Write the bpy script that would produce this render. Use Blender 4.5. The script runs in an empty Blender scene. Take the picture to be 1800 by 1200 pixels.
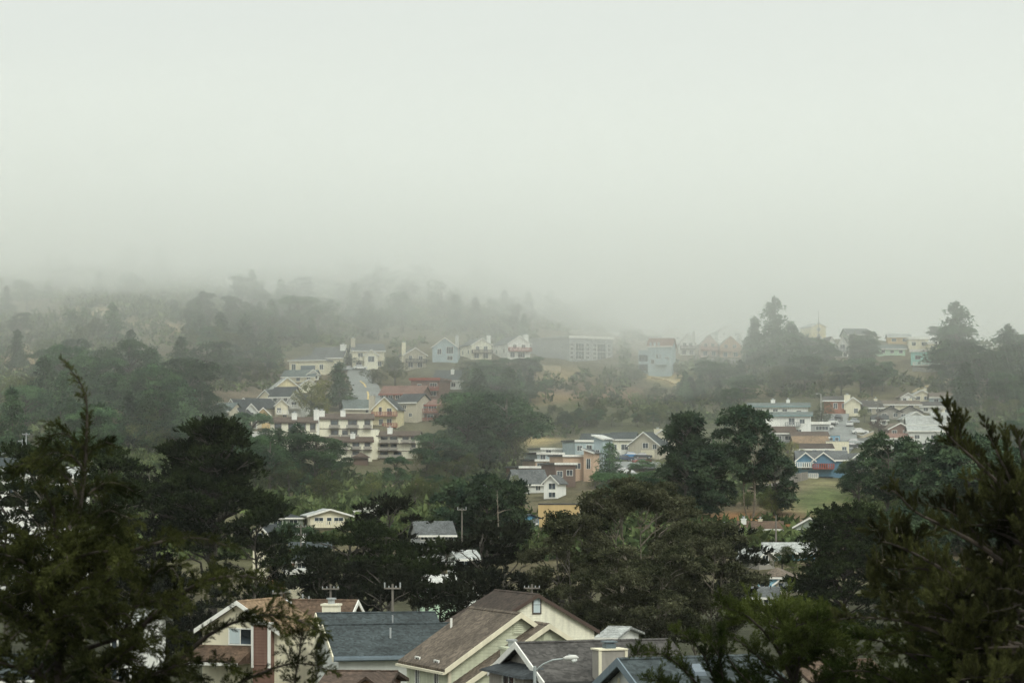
import bpy, math, random
import numpy as np
from math import radians as R, sin, cos, pi, sqrt

# ------------------------------------------------------------------ camera, sky, sun, exposure
scene = bpy.context.scene
col = scene.collection
F, CX, HY = 4234.0, 900.0, 850.0        # focal length and principal point of an 1800 px wide frame

cam_data = bpy.data.cameras.new('camera')
cam = bpy.data.objects.new('camera', cam_data)
col.objects.link(cam)
cam.location = (0, 0, 0)
cam.rotation_euler = (R(90), 0, 0)
cam_data.sensor_width = 36.0
cam_data.lens = 36.0 * F / 1800.0
cam_data.shift_y = (HY - 600.0) / 1800.0
cam_data.clip_start = 0.5
cam_data.clip_end = 9000
cam_data.dof.use_dof = True
cam_data.dof.focus_distance = 450
cam_data.dof.aperture_fstop = 2.4
scene.camera = cam

world = bpy.data.worlds.new('World')
scene.world = world
world.use_nodes = True
wn, wl = world.node_tree.nodes, world.node_tree.links
wn.clear()
SUN_EL, SUN_AZ = 42.0, 150.0            # overcast: a broad, weak sun high behind the camera on the right
out = wn.new('ShaderNodeOutputWorld')
bg = wn.new('ShaderNodeBackground')
sky = wn.new('ShaderNodeTexSky')
sky.sky_type = 'NISHITA'
sky.sun_disc = False
sky.sun_elevation = R(SUN_EL)
sky.sun_rotation = R(SUN_AZ)
sky.air_density, sky.dust_density, sky.ozone_density = 1.0, 6.0, 1.0
tc = wn.new('ShaderNodeTexCoord')
sep = wn.new('ShaderNodeSeparateXYZ')
wl.new(tc.outputs['Generated'], sep.inputs[0])
clampz = wn.new('ShaderNodeMath'); clampz.operation = 'MAXIMUM'; clampz.inputs[1].default_value = 0.0
wl.new(sep.outputs['Z'], clampz.inputs[0])
SKY_H, SKY_A, SKY_B = 7.3, 0.6, 1.5     # overcast sky, brighter towards the zenith: L = Lh (1 + a s + b s^2), s = sin(elevation); times the strength below
m1 = wn.new('ShaderNodeMath'); m1.operation = 'MULTIPLY_ADD'; m1.inputs[1].default_value = SKY_B; m1.inputs[2].default_value = SKY_A
wl.new(clampz.outputs[0], m1.inputs[0])
m2 = wn.new('ShaderNodeMath'); m2.operation = 'MULTIPLY_ADD'; m2.inputs[2].default_value = 1.0
wl.new(m1.outputs[0], m2.inputs[0]); wl.new(clampz.outputs[0], m2.inputs[1])
mul = wn.new('ShaderNodeMath'); mul.operation = 'MULTIPLY'; mul.inputs[1].default_value = SKY_H
wl.new(m2.outputs[0], mul.inputs[0])
ovc = wn.new('ShaderNodeVectorMath'); ovc.operation = 'SCALE'
ovc.inputs[0].default_value = (0.945, 1.0, 0.928)
wl.new(mul.outputs[0], ovc.inputs['Scale'])
mixs = wn.new('ShaderNodeMixRGB'); mixs.inputs[0].default_value = 0.92
wl.new(sky.outputs[0], mixs.inputs[1]); wl.new(ovc.outputs[0], mixs.inputs[2])
wl.new(mixs.outputs[0], bg.inputs['Color'])
bg.inputs['Strength'].default_value = 0.10
wl.new(bg.outputs[0], out.inputs['Surface'])

sun_data = bpy.data.lights.new('sun', 'SUN')
sun_data.energy = 1.5
sun_data.angle = R(24)
sun_data.color = (0.99, 1.0, 0.90)
sun = bpy.data.objects.new('sun', sun_data)
col.objects.link(sun)
sun.rotation_euler = (R(90 - SUN_EL), 0, R(180 - SUN_AZ))

scene.view_settings.view_transform = 'Standard'
scene.view_settings.look = 'None'
scene.view_settings.exposure = 0.0
scene.view_settings.gamma = 1.0
scene.view_settings.use_curve_mapping = False
scene.cycles.volume_bounces = 4
scene.cycles.max_bounces = 8
scene.cycles.diffuse_bounces = 3
scene.cycles.transmission_bounces = 3
scene.cycles.transparent_max_bounces = 48
scene.cycles.use_denoising = True

# ------------------------------------------------------------------ helpers
rng = np.random.default_rng(11)
random.seed(5)

def W(px, py, d):
    return ((px - CX) / F * d, d, (HY - py) / F * d)

def tag(o, label=None, cat=None, group=None, kind=None):
    if label: o['label'] = label
    if cat: o['category'] = cat
    if group: o['group'] = group
    if kind: o['kind'] = kind
    return o

def empty(name, loc, rz=0.0):
    o = bpy.data.objects.new(name, None)
    o.empty_display_size = 0.3
    col.objects.link(o)
    o.location = loc
    o.rotation_euler = (0, 0, rz)
    return o

class MB:
    """collects polygons; build() links them as one mesh object"""
    def __init__(self):
        self.v, self.f = [], []
    def poly(self, pts):
        b = len(self.v); self.v += [tuple(p) for p in pts]; self.f.append(tuple(range(b, b + len(pts))))
    def hexa(self, p):
        b = len(self.v); self.v += [tuple(q) for q in p]
        for q in ((3, 2, 1, 0), (4, 5, 6, 7), (0, 1, 5, 4), (1, 2, 6, 5), (2, 3, 7, 6), (3, 0, 4, 7)):
            self.f.append(tuple(b + i for i in q))
    def box(self, x0, x1, y0, y1, z0, z1):
        self.hexa([(x0, y0, z0), (x1, y0, z0), (x1, y1, z0), (x0, y1, z0), (x0, y0, z1), (x1, y0, z1), (x1, y1, z1), (x0, y1, z1)])
    def extr(self, pts, axis, a, b):
        """pts: 2D outline, counter-clockwise seen from -axis; extruded from a to b along axis 'x' or 'y'"""
        m = (lambda p, t: (p[0], t, p[1])) if axis == 'y' else (lambda p, t: (t, p[0], p[1]))
        n = len(pts); k = len(self.v)
        self.v += [m(p, a) for p in pts] + [m(p, b) for p in pts]
        f0, f1 = tuple(range(k, k + n)), tuple(range(k + 2 * n - 1, k + n - 1, -1))
        sides = [(k + i, k + n + i, k + n + (i + 1) % n, k + (i + 1) % n) for i in range(n)]
        if axis == 'x':
            f0, f1 = f0[::-1], f1[::-1]; sides = [q[::-1] for q in sides]
        self.f += [f0, f1] + sides
    def tube(self, pts, rad, n=6, cap=True):
        P = [np.array(p, float) for p in pts]
        k0 = len(self.v); up = np.array((0.31, 0.17, 0.93))
        for i, p in enumerate(P):
            t = P[min(i + 1, len(P) - 1)] - P[max(i - 1, 0)]
            t = t / (np.linalg.norm(t) + 1e-9)
            a = np.cross(t, up if abs(t @ up) < 0.95 else np.array((1.0, 0, 0))); a /= np.linalg.norm(a)
            b = np.cross(t, a)
            r = rad[i] if hasattr(rad, '__len__') else rad
            for j in range(n):
                th = 2 * pi * j / n
                self.v.append(tuple(p + r * (cos(th) * a + sin(th) * b)))
        for i in range(len(P) - 1):
            for j in range(n):
                q = k0 + i * n
                self.f.append((q + j, q + n + j, q + n + (j + 1) % n, q + (j + 1) % n))
        if cap:
            self.f.append(tuple(k0 + j for j in range(n)))
            q = k0 + (len(P) - 1) * n
            self.f.append(tuple(q + n - 1 - j for j in range(n)))
    def mesh(self, name, m=None, smooth=False):
        me = bpy.data.meshes.new(name)
        me.from_pydata(self.v, [], self.f)
        if m: me.materials.append(m)
        if smooth:
            me.polygons.foreach_set('use_smooth', [True] * len(me.polygons))
        me.update()
        return me
    def build(self, name, m, parent=None, smooth=False):
        return link(name, self.mesh(name, m, smooth), parent)

def link(name, me, parent=None, loc=None, rz=None):
    o = bpy.data.objects.new(name, me)
    col.objects.link(o)
    if parent: o.parent = parent
    if loc is not None: o.location = loc
    if rz is not None: o.rotation_euler = (0, 0, rz)
    return o

def tri_mesh(name, tris, m):
    """tris: (n,3,3) array of separate triangles"""
    n = len(tris)
    me = bpy.data.meshes.new(name)
    me.vertices.add(3 * n)
    me.vertices.foreach_set('co', np.ascontiguousarray(tris, np.float32).ravel())
    me.loops.add(3 * n)
    me.loops.foreach_set('vertex_index', np.arange(3 * n, dtype=np.int32))
    me.polygons.add(n)
    me.polygons.foreach_set('loop_start', np.arange(0, 3 * n, 3, dtype=np.int32))
    me.materials.append(m)
    me.update(calc_edges=True)
    return me

def unit(v):
    return v / (np.linalg.norm(v, axis=-1, keepdims=True) + 1e-9)

def scatter(proto, P, D, S):
    """copies of a triangle cluster (its axis along +Z) at points P, axes D, sizes S -> one triangle soup"""
    P, D = np.asarray(P, float), unit(np.asarray(D, float))
    n = len(P); S = np.broadcast_to(np.asarray(S, float), (n,))
    ref = unit(rng.normal(size=(n, 3)))
    A = unit(np.cross(D, ref)); B = np.cross(D, A)
    T = proto.reshape(-1, 3)
    out_ = P[:, None, :] + S[:, None, None] * (T[None, :, 0:1] * A[:, None, :] + T[None, :, 1:2] * B[:, None, :] + T[None, :, 2:3] * D[:, None, :])
    return out_.reshape(n * len(proto), 3, 3)

# ------------------------------------------------------------------ materials
MATS = {}
def new_mat(name):
    m = bpy.data.materials.new(name)
    m.use_nodes = True
    m.node_tree.nodes.clear()
    N, L = m.node_tree.nodes, m.node_tree.links
    o = N.new('ShaderNodeOutputMaterial')
    return m, N, L, o

def nd(N, t, **kw):
    n = N.new(t)
    for k, v in kw.items():
        if k in n.inputs: n.inputs[k].default_value = v
        else: setattr(n, k, v)
    return n

def position(N, L, scale=(1, 1, 1)):
    g = N.new('ShaderNodeNewGeometry')
    mp = N.new('ShaderNodeMapping'); mp.inputs['Scale'].default_value = scale
    L.new(g.outputs['Position'], mp.inputs['Vector'])
    return mp.outputs[0]

def paint(name, c, rough=0.85, var=0.12, streak=0.09, bump=0.0, bump_scale=6.0, grain=0.0, spec=0.3, metallic=0.0):
    """painted or rendered surface: broad weathering, rain streaks, optional grain and bump"""
    if name in MATS: return MATS[name]
    m, N, L, o = new_mat(name)
    b = nd(N, 'ShaderNodeBsdfPrincipled', Roughness=rough, Metallic=metallic)
    b.inputs['Specular IOR Level'].default_value = spec
    n1 = nd(N, 'ShaderNodeTexNoise', Scale=0.35, Detail=4.0); L.new(position(N, L), n1.inputs['Vector'])
    n2 = nd(N, 'ShaderNodeTexNoise', Scale=1.0, Detail=3.0); L.new(position(N, L, (3.2, 3.2, 0.3)), n2.inputs['Vector'])
    n3 = nd(N, 'ShaderNodeTexNoise', Scale=bump_scale, Detail=5.0); L.new(position(N, L), n3.inputs['Vector'])
    def term(node, amt):
        r = nd(N, 'ShaderNodeMapRange'); r.inputs[1].default_value = 0.3; r.inputs[2].default_value = 0.7
        r.inputs[3].default_value = 1 - amt; r.inputs[4].default_value = 1 + amt * 0.6
        L.new(node.outputs[0], r.inputs[0]); return r.outputs[0]
    a = nd(N, 'ShaderNodeMath', operation='MULTIPLY'); L.new(term(n1, var), a.inputs[0]); L.new(term(n2, streak), a.inputs[1])
    a2 = nd(N, 'ShaderNodeMath', operation='MULTIPLY'); L.new(a.outputs[0], a2.inputs[0]); L.new(term(n3, grain), a2.inputs[1])
    vm = nd(N, 'ShaderNodeVectorMath', operation='SCALE'); vm.inputs[0].default_value = c[:3]
    L.new(a2.outputs[0], vm.inputs['Scale']); L.new(vm.outputs[0], b.inputs['Base Color'])
    if bump:
        bp = nd(N, 'ShaderNodeBump', Strength=bump, Distance=0.05); L.new(n3.outputs[0], bp.inputs['Height']); L.new(bp.outputs[0], b.inputs['Normal'])
    L.new(b.outputs[0], o.inputs['Surface'])
    MATS[name] = m
    return m

def shingles(name, c, course=0.14, tab=0.17, contrast=0.36):
    """asphalt shingles: courses that follow height, tabs of slightly different granule colour, moss and wear"""
    if name in MATS: return MATS[name]
    m, N, L, o = new_mat(name)
    b = nd(N, 'ShaderNodeBsdfPrincipled', Roughness=0.92)
    b.inputs['Specular IOR Level'].default_value = 0.25
    vo = nd(N, 'ShaderNodeTexVoronoi', Scale=1.0, Randomness=0.85)
    L.new(position(N, L, (1 / tab, 1 / tab, 0.6 / course)), vo.inputs['Vector'])
    sp = N.new('ShaderNodeSeparateColor'); L.new(vo.outputs['Color'], sp.inputs[0])
    r1 = nd(N, 'ShaderNodeMapRange'); r1.inputs[3].default_value = 1 - contrast; r1.inputs[4].default_value = 1 + contrast
    L.new(sp.outputs[0], r1.inputs[0])
    n1 = nd(N, 'ShaderNodeTexNoise', Scale=0.5, Detail=5.0); L.new(position(N, L), n1.inputs['Vector'])
    r2 = nd(N, 'ShaderNodeMapRange'); r2.inputs[1].default_value = 0.3; r2.inputs[2].default_value = 0.7
    r2.inputs[3].default_value = 0.78; r2.inputs[4].default_value = 1.22
    L.new(n1.outputs[0], r2.inputs[0])
    n4 = nd(N, 'ShaderNodeTexNoise', Scale=1.0, Detail=3.0); L.new(position(N, L, (1.7, 1.7, 0.22)), n4.inputs['Vector'])
    r4 = nd(N, 'ShaderNodeMapRange'); r4.inputs[1].default_value = 0.35; r4.inputs[2].default_value = 0.7; r4.inputs[3].default_value = 0.82; r4.inputs[4].default_value = 1.2
    L.new(n4.outputs[0], r4.inputs[0])
    a0 = nd(N, 'ShaderNodeMath', operation='MULTIPLY'); L.new(r1.outputs[0], a0.inputs[0]); L.new(r2.outputs[0], a0.inputs[1])
    a = nd(N, 'ShaderNodeMath', operation='MULTIPLY'); L.new(a0.outputs[0], a.inputs[0]); L.new(r4.outputs[0], a.inputs[1])
    vm = nd(N, 'ShaderNodeVectorMath', operation='SCALE'); vm.inputs[0].default_value = c
    L.new(a.outputs[0], vm.inputs['Scale']); L.new(vm.outputs[0], b.inputs['Base Color'])
    g = N.new('ShaderNodeNewGeometry'); s = N.new('ShaderNodeSeparateXYZ'); L.new(g.outputs['Position'], s.inputs[0])
    k = nd(N, 'ShaderNodeMath', operation='MULTIPLY'); k.inputs[1].default_value = 1 / (course * 0.55); L.new(s.outputs['Z'], k.inputs[0])
    fr = nd(N, 'ShaderNodeMath', operation='FRACT'); L.new(k.outputs[0], fr.inputs[0])
    h = nd(N, 'ShaderNodeMath', operation='ADD'); L.new(fr.outputs[0], h.inputs[0]); L.new(sp.outputs[1], h.inputs[1])
    bp = nd(N, 'ShaderNodeBump', Strength=0.5, Distance=0.03); L.new(h.outputs[0], bp.inputs['Height']); L.new(bp.outputs[0], b.inputs['Normal'])
    L.new(b.outputs[0], o.inputs['Surface'])
    MATS[name] = m
    return m

def glass(name='window_glass', c=(0.03, 0.04, 0.05)):
    if name in MATS: return MATS[name]
    m, N, L, o = new_mat(name)
    b = nd(N, 'ShaderNodeBsdfPrincipled', Roughness=0.08)
    b.inputs['Specular IOR Level'].default_value = 0.6
    n = nd(N, 'ShaderNodeTexNoise', Scale=0.9, Detail=1.0); L.new(position(N, L), n.inputs['Vector'])
    r = nd(N, 'ShaderNodeMapRange'); r.inputs[1].default_value = 0.35; r.inputs[2].default_value = 0.65
    r.inputs[3].default_value = 0.4; r.inputs[4].default_value = 2.2
    L.new(n.outputs[0], r.inputs[0])
    vm = nd(N, 'ShaderNodeVectorMath', operation='SCALE'); vm.inputs[0].default_value = c
    L.new(r.outputs[0], vm.inputs['Scale']); L.new(vm.outputs[0], b.inputs['Base Color'])
    L.new(b.outputs[0], o.inputs['Surface'])
    MATS[name] = m
    return m

def foliage(name, c_dark, c_light, scale=0.6, trans=0.25, obj_var=0.35, island=0.5):
    """leaf colour: clumps of two greens, each leaf and each tree a little different"""
    if name in MATS: return MATS[name]
    m, N, L, o = new_mat(name)
    g = N.new('ShaderNodeNewGeometry')
    oi = N.new('ShaderNodeObjectInfo')
    n = nd(N, 'ShaderNodeTexNoise', Scale=scale, Detail=3.0); L.new(g.outputs['Position'], n.inputs['Vector'])
    r = nd(N, 'ShaderNodeMapRange'); r.inputs[1].default_value = 0.36; r.inputs[2].default_value = 0.64
    L.new(n.outputs[0], r.inputs[0])
    mx = N.new('ShaderNodeMixRGB'); mx.inputs[1].default_value = (*c_dark, 1); mx.inputs[2].default_value = (*c_light, 1)
    L.new(r.outputs[0], mx.inputs[0])
    r1 = nd(N, 'ShaderNodeMapRange'); r1.inputs[3].default_value = 1 - island; r1.inputs[4].default_value = 1 + island
    L.new(g.outputs['Random Per Island'], r1.inputs[0])
    r2 = nd(N, 'ShaderNodeMapRange'); r2.inputs[3].default_value = 1 - obj_var; r2.inputs[4].default_value = 1 + obj_var
    L.new(oi.outputs['Random'], r2.inputs[0])
    a = nd(N, 'ShaderNodeMath', operation='MULTIPLY'); L.new(r1.outputs[0], a.inputs[0]); L.new(r2.outputs[0], a.inputs[1])
    vm = nd(N, 'ShaderNodeVectorMath', operation='SCALE'); L.new(mx.outputs[0], vm.inputs[0]); L.new(a.outputs[0], vm.inputs['Scale'])
    d = N.new('ShaderNodeBsdfDiffuse'); t = N.new('ShaderNodeBsdfTranslucent')
    L.new(vm.outputs[0], d.inputs[0]); L.new(vm.outputs[0], t.inputs[0])
    ms = N.new('ShaderNodeMixShader'); ms.inputs[0].default_value = trans
    L.new(d.outputs[0], ms.inputs[1]); L.new(t.outputs[0], ms.inputs[2]); L.new(ms.outputs[0], o.inputs['Surface'])
    MATS[name] = m
    return m

WALL = dict(cream=(0.74, 0.69, 0.53), white=(0.82, 0.82, 0.78), beige=(0.47, 0.43, 0.34), grey=(0.33, 0.34, 0.34), pale=(0.62, 0.63, 0.60),
            bluegrey=(0.40, 0.48, 0.51), yellow=(0.66, 0.58, 0.36), tan=(0.55, 0.40, 0.20), brick=(0.33, 0.13, 0.08), redbrown=(0.18, 0.105, 0.08),
            mint=(0.38, 0.66, 0.60), peach=(0.55, 0.39, 0.28), blue=(0.10, 0.22, 0.33), sage=(0.56, 0.58, 0.44), taupe=(0.30, 0.28, 0.25),
            brown=(0.15, 0.10, 0.08), skyblue=(0.30, 0.55, 0.70), cyan=(0.14, 0.35, 0.52), lightgreen=(0.50, 0.66, 0.50), darkbrown=(0.07, 0.055, 0.05),
            orange=(0.60, 0.42, 0.2), teal=(0.12, 0.28, 0.34), greygreen=(0.30, 0.34, 0.29), pink=(0.60, 0.48, 0.43), creamy=(0.80, 0.77, 0.63))
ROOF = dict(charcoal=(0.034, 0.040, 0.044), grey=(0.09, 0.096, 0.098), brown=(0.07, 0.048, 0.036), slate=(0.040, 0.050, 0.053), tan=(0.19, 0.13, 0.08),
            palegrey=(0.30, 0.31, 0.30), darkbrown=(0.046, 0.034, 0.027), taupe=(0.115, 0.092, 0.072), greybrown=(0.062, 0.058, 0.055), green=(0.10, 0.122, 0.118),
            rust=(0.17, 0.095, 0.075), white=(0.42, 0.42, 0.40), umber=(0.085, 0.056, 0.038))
def wall_mat(k): return paint('wall_' + k, WALL[k], bump=0.15, bump_scale=9.0)
def roof_mat(k): return shingles('roof_' + k, ROOF[k])
def trim_mat(k='white'):
    return paint('trim_' + k, dict(white=(0.78, 0.77, 0.72), brown=(0.08, 0.055, 0.045), cream=(0.7, 0.65, 0.5), red=(0.30, 0.07, 0.05), grey=(0.3, 0.31, 0.31),
                                   dark=(0.05, 0.05, 0.05), slate=(0.16, 0.2, 0.23), wood=(0.33, 0.2, 0.12), teal=(0.2, 0.3, 0.32), blue=(0.10, 0.22, 0.33), rust=(0.28, 0.10, 0.07))[k], var=0.1, streak=0.12)
BARK = lambda k='brown': paint('bark_' + k, dict(brown=(0.06, 0.048, 0.038), grey=(0.11, 0.098, 0.082), pale=(0.24, 0.21, 0.165))[k], var=0.35, streak=0.4, grain=0.5, bump=0.8, bump_scale=5)
CONCRETE = paint('concrete', (0.36, 0.35, 0.33), var=0.2, grain=0.2, bump=0.1)
METAL = paint('galvanised_metal', (0.42, 0.44, 0.45), rough=0.5, metallic=0.4, var=0.1)
POLE = paint('weathered_pole', (0.19, 0.172, 0.15), var=0.25, streak=0.3)
ASPHALT = paint('asphalt', (0.13, 0.13, 0.13), var=0.25, streak=0.0, grain=0.25, bump=0.1, bump_scale=3)
# air of the place: even haze, and the layers of the fog bank: lift over the fog line, density per metre, seed, waviness, front edge, top
HAZE = 0.00006
FOG_LINE = [56, 52, 54, 54, 54, 50, 46, 42, 42, 44, 49, 50, 50, 52]
FOG_LAYERS = [(-68, 0.00052, 9, 1.0, 430, 90), (-46, 0.00050, 1, 1.5, 440, 92), (-20, 0.00055, 2, 2.0, 460, 94), (-6, 0.0014, 3, 6.5, 660, 96), (0, 0.0018, 4, 7.2, 640, 100), (6, 0.0022, 5, 7.8, 620, 104),
              (13, 0.0026, 6, 8.0, 600, 108), (22, 0.0028, 7, 8.0, 570, 112), (34, 0.0028, 8, 8.0, 530, 118)]
# ------------------------------------------------------------------ terrain: the valley floor and the hill behind the town
NEAR = [(0, -1.9), (12, -3.2), (30, -10), (60, -16), (110, -18.5), (200, -19.5), (300, -19.5)]
COLS = {
    -700: [(400, -14), (480, 0), (600, 16), (700, 33), (800, 52), (900, 74), (1000, 85.92), (1150, 90.72), (1400, 94.92), (2600, 94.92)],
    0: [(400, -14), (480, 0), (560, 9), (650, 23), (780, 46), (880, 68), (960, 84.72), (1080, 89.04), (1300, 93.72), (2600, 94.32)],
    250: [(400, -13), (480, -1), (560, 10), (650, 25), (780, 49), (880, 71), (960, 84.72), (1080, 88.8), (1300, 93.72), (2600, 94.32)],
    430: [(390, -14), (430, -9), (520, -2), (600, 10), (650, 18), (720, 31), (780, 43), (880, 68), (960, 84.48), (1080, 88.32), (1300, 93.12), (2600, 93.72)],
    600: [(390, -14), (430, -8), (520, -2.5), (590, 6), (640, 15), (700, 28), (740, 36), (800, 46), (870, 62), (960, 84.12), (1080, 87.96), (1300, 91.92), (2600, 92.52)],
    820: [(380, -15), (430, -9), (540, -1), (640, 12), (700, 25), (745, 39), (800, 50), (870, 66), (960, 84.24), (1080, 87.36), (1300, 90.12), (2600, 90.12)],
    1000: [(380, -15), (450, -7.5), (540, 0), (620, 9.5), (690, 24), (742, 38), (800, 45), (880, 56), (980, 72), (1100, 84.48), (1300, 85.32), (2600, 84.72)],
    1200: [(380, -14), (450, -7), (540, 1), (620, 11), (700, 25), (745, 36), (790, 42), (860, 48), (980, 54), (1300, 50), (2600, 30)],
    1400: [(340, -17), (420, -9.2), (470, -4.4), (522, 1.6), (570, 7), (640, 16), (700, 26), (760, 39), (820, 49), (880, 51), (1000, 44), (1300, 20), (2600, 0)],
    1600: [(340, -17), (420, -10), (520, 0), (600, 9.5), (660, 17.5), (715, 29), (770, 41), (820, 48.5), (880, 50), (1000, 42), (1300, 15), (2600, 0)],
    1800: [(340, -17), (420, -10), (520, 0), (620, 13), (700, 25), (760, 38), (830, 46), (900, 46), (1000, 38), (1300, 10), (2600, 0)],
    2500: [(340, -17), (420, -11), (520, -2), (620, 9), (700, 18), (760, 26), (830, 30), (900, 30), (1300, 10), (2600, 0)],
}
PXG = np.arange(-700, 2501, 20.0)
DG = np.arange(0, 2601, 5.0)
_t = np.array([np.interp(DG, *zip(*(NEAR + COLS[k]))) for k in sorted(COLS)])
_k = np.array(sorted(COLS), float)
ZG = np.array([[0.0]] * 1)
ZG = np.stack([np.interp(PXG, _k, _t[:, j]) for j in range(len(DG))], axis=1)
def _blur(a, s, axis):
    r = int(3 * s); w = np.exp(-0.5 * (np.arange(-r, r + 1) / s) ** 2); w /= w.sum()
    p = np.pad(a, [(r, r) if i == axis else (0, 0) for i in range(2)], mode='edge')
    return np.apply_along_axis(lambda q: np.convolve(q, w, 'valid'), axis, p)
ZG = _blur(_blur(ZG, 2.2, 0), 1.6, 1)

def ground(x, y):
    x, y = np.asarray(x, float), np.asarray(y, float)
    d = np.clip(y, 1.0, 2599)
    px = np.clip(CX + x / d * F, -700, 2499)
    i = (px + 700) / 20; j = d / 5
    i0 = np.floor(i).astype(int); j0 = np.floor(j).astype(int)
    fi, fj = i - i0, j - j0
    z = (ZG[i0, j0] * (1 - fi) + ZG[i0 + 1, j0] * fi) * (1 - fj) + (ZG[i0, j0 + 1] * (1 - fi) + ZG[i0 + 1, j0 + 1] * fi) * fj
    amp = np.clip((d - 430) / 200, 0, 1)
    z = z + amp * (0.9 * np.sin(x * 0.061 + 1.3) * np.sin(y * 0.047 + x * 0.013) + 0.5 * np.sin(x * 0.15 + y * 0.11) + 0.3 * np.sin(x * 0.31 - y * 0.23 + 2))
    return z

def depth_at(px, py, lo=330.0):
    """distance of the ground that the photograph shows at (px, py)"""
    d = np.arange(lo, 1250, 2.0)
    p = HY - ground((px - CX) / F * d, d) / d * F
    p = np.minimum.accumulate(p)
    return float(np.interp(-py, -p, d))

ys = np.concatenate([np.arange(-90, 400, 7.0), np.arange(400, 1000, 4.5), np.arange(1000, 1400, 14.0), np.arange(1400, 2580, 60.0)])
xs = np.concatenate([np.arange(-1500, -420, 60.0), np.arange(-420, 421, 5.5), np.arange(430, 1501, 60.0)])
X, Y = np.meshgrid(xs, ys)
Z = ground(X, Y)
nx, ny = len(xs), len(ys)
verts = np.stack([X.ravel(), Y.ravel(), Z.ravel()], 1)
ii = (np.arange(ny - 1)[:, None] * nx + np.arange(nx - 1)[None, :]).ravel()
faces = np.stack([ii, ii + 1, ii + nx + 1, ii + nx], 1)
me = bpy.data.meshes.new('hillside_ground')
me.from_pydata(verts.tolist(), [], faces.tolist())
me.polygons.foreach_set('use_smooth', [True] * len(me.polygons))
# what grows or lies bare where: one colour per spot of ground
PATCHES = [  # px, py, half width px, half height px, colour, weight
    (190, 548, 34, 6, (0.30, 0.23, 0.13), .8), (262, 566, 46, 7, (0.30, 0.23, 0.14), .8), (322, 580, 26, 14, (0.30, 0.23, 0.13), .7), (160, 548, 40, 10, (0.34, 0.27, 0.15), .8),
    (60, 640, 90, 16, (0.33, 0.24, 0.14), .8), (190, 722, 28, 14, (0.36, 0.23, 0.14), 1.0), (30, 620, 40, 14, (0.31, 0.22, 0.13), .7),
    (425, 690, 34, 10, (0.2, 0.16, 0.12), .6), (960, 660, 70, 14, (0.30, 0.23, 0.13), .9), (1050, 690, 120, 16, (0.20, 0.13, 0.085), .9), (970, 700, 40, 10, (0.27, 0.2, 0.11), .8),
    (1190, 668, 34, 9, (0.42, 0.33, 0.16), 1.0), (1150, 660, 30, 8, (0.42, 0.33, 0.16), .9), (1290, 915, 60, 13, (0.42, 0.21, 0.09), 1.0), (1380, 900, 40, 14, (0.27, 0.18, 0.11), .8),
    (1430, 888, 50, 20, (0.10, 0.135, 0.05), .9), (1452, 884, 26, 6, (0.17, 0.15, 0.08), .7), (1405, 897, 20, 6, (0.15, 0.13, 0.07), .7), (1470, 870, 50, 14, (0.12, 0.16, 0.055), .8), (1450, 845, 40, 12, (0.18, 0.17, 0.08), .8), (700, 860, 90, 10, (0.21, 0.15, 0.10), .9), (770, 850, 24, 14, (0.30, 0.2, 0.11), .9),
    (540, 860, 60, 12, (0.24, 0.18, 0.1), .8), (580, 880, 90, 18, (0.09, 0.13, 0.045), .9), (545, 858, 22, 7, (0.17, 0.22, 0.05), 1.0), (940, 775, 40, 8, (0.33, 0.26, 0.13), .9),
    (1320, 690, 60, 10, (0.22, 0.17, 0.1), .8), (1500, 690, 60, 10, (0.17, 0.16, 0.08), .8), (1650, 660, 60, 12, (0.2, 0.17, 0.09), .7), (800, 500, 60, 30, (0.2, 0.17, 0.1), .7), (660, 480, 90, 20, (0.2, 0.17, 0.11), .6), (1750, 690, 70, 20, (0.13, 0.10, 0.06), .7), (820, 800, 60, 20, (0.2, 0.17, 0.1), .5)]
base = np.tile(np.array([0.075, 0.08, 0.042]), (len(verts), 1))
vx, vy = verts[:, 0], verts[:, 1]
lo_ = np.clip((np.sin(vx * 0.021 + 0.4) * np.sin(vy * 0.017 + vx * 0.006) + 0.35 * np.sin(vx * 0.09 + vy * 0.07)) * 0.5 + 0.5, 0, 1)[:, None]
base = base * (1 - lo_) + np.array([0.12, 0.095, 0.06]) * lo_
flat = np.clip((380 - vy) / 60, 0, 1)[:, None]
base = base * (1 - flat) + np.array([0.05, 0.052, 0.032]) * flat
bare = np.zeros(len(verts))
PATCH_W = []
for (px, py, hw, hh, c, wgt) in PATCHES:
    d0, d1 = depth_at(px, py + hh), depth_at(px, py - hh)
    dc = (d0 + d1) / 2; x0 = (px - CX) / F * dc; rx = hw / F * dc; ry = max((d1 - d0) / 2, 6.0)
    PATCH_W.append((x0, dc, rx, ry, c))
    q = np.exp(-(((vx - x0) / rx) ** 2 + ((vy - dc) / ry) ** 2) ** 2 * 0.8) * wgt
    base = base * (1 - q[:, None]) + np.array(c) * q[:, None]
    bare = np.maximum(bare, q)
at = me.color_attributes.new('soil', 'FLOAT_COLOR', 'POINT')
at.data.foreach_set('color', np.concatenate([base, np.ones((len(base), 1))], 1).astype(np.float32).ravel())
me.update()
gm, N, L, o_ = new_mat('hillside_soil_and_grass')
b_ = nd(N, 'ShaderNodeBsdfPrincipled', Roughness=0.95); b_.inputs['Specular IOR Level'].default_value = 0.1
va = N.new('ShaderNodeVertexColor'); va.layer_name = 'soil'
n1 = nd(N, 'ShaderNodeTexNoise', Scale=0.16, Detail=8.0, Roughness=0.65); L.new(position(N, L), n1.inputs['Vector'])
n2 = nd(N, 'ShaderNodeTexNoise', Scale=1.3, Detail=5.0, Roughness=0.7); L.new(position(N, L), n2.inputs['Vector'])
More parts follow.
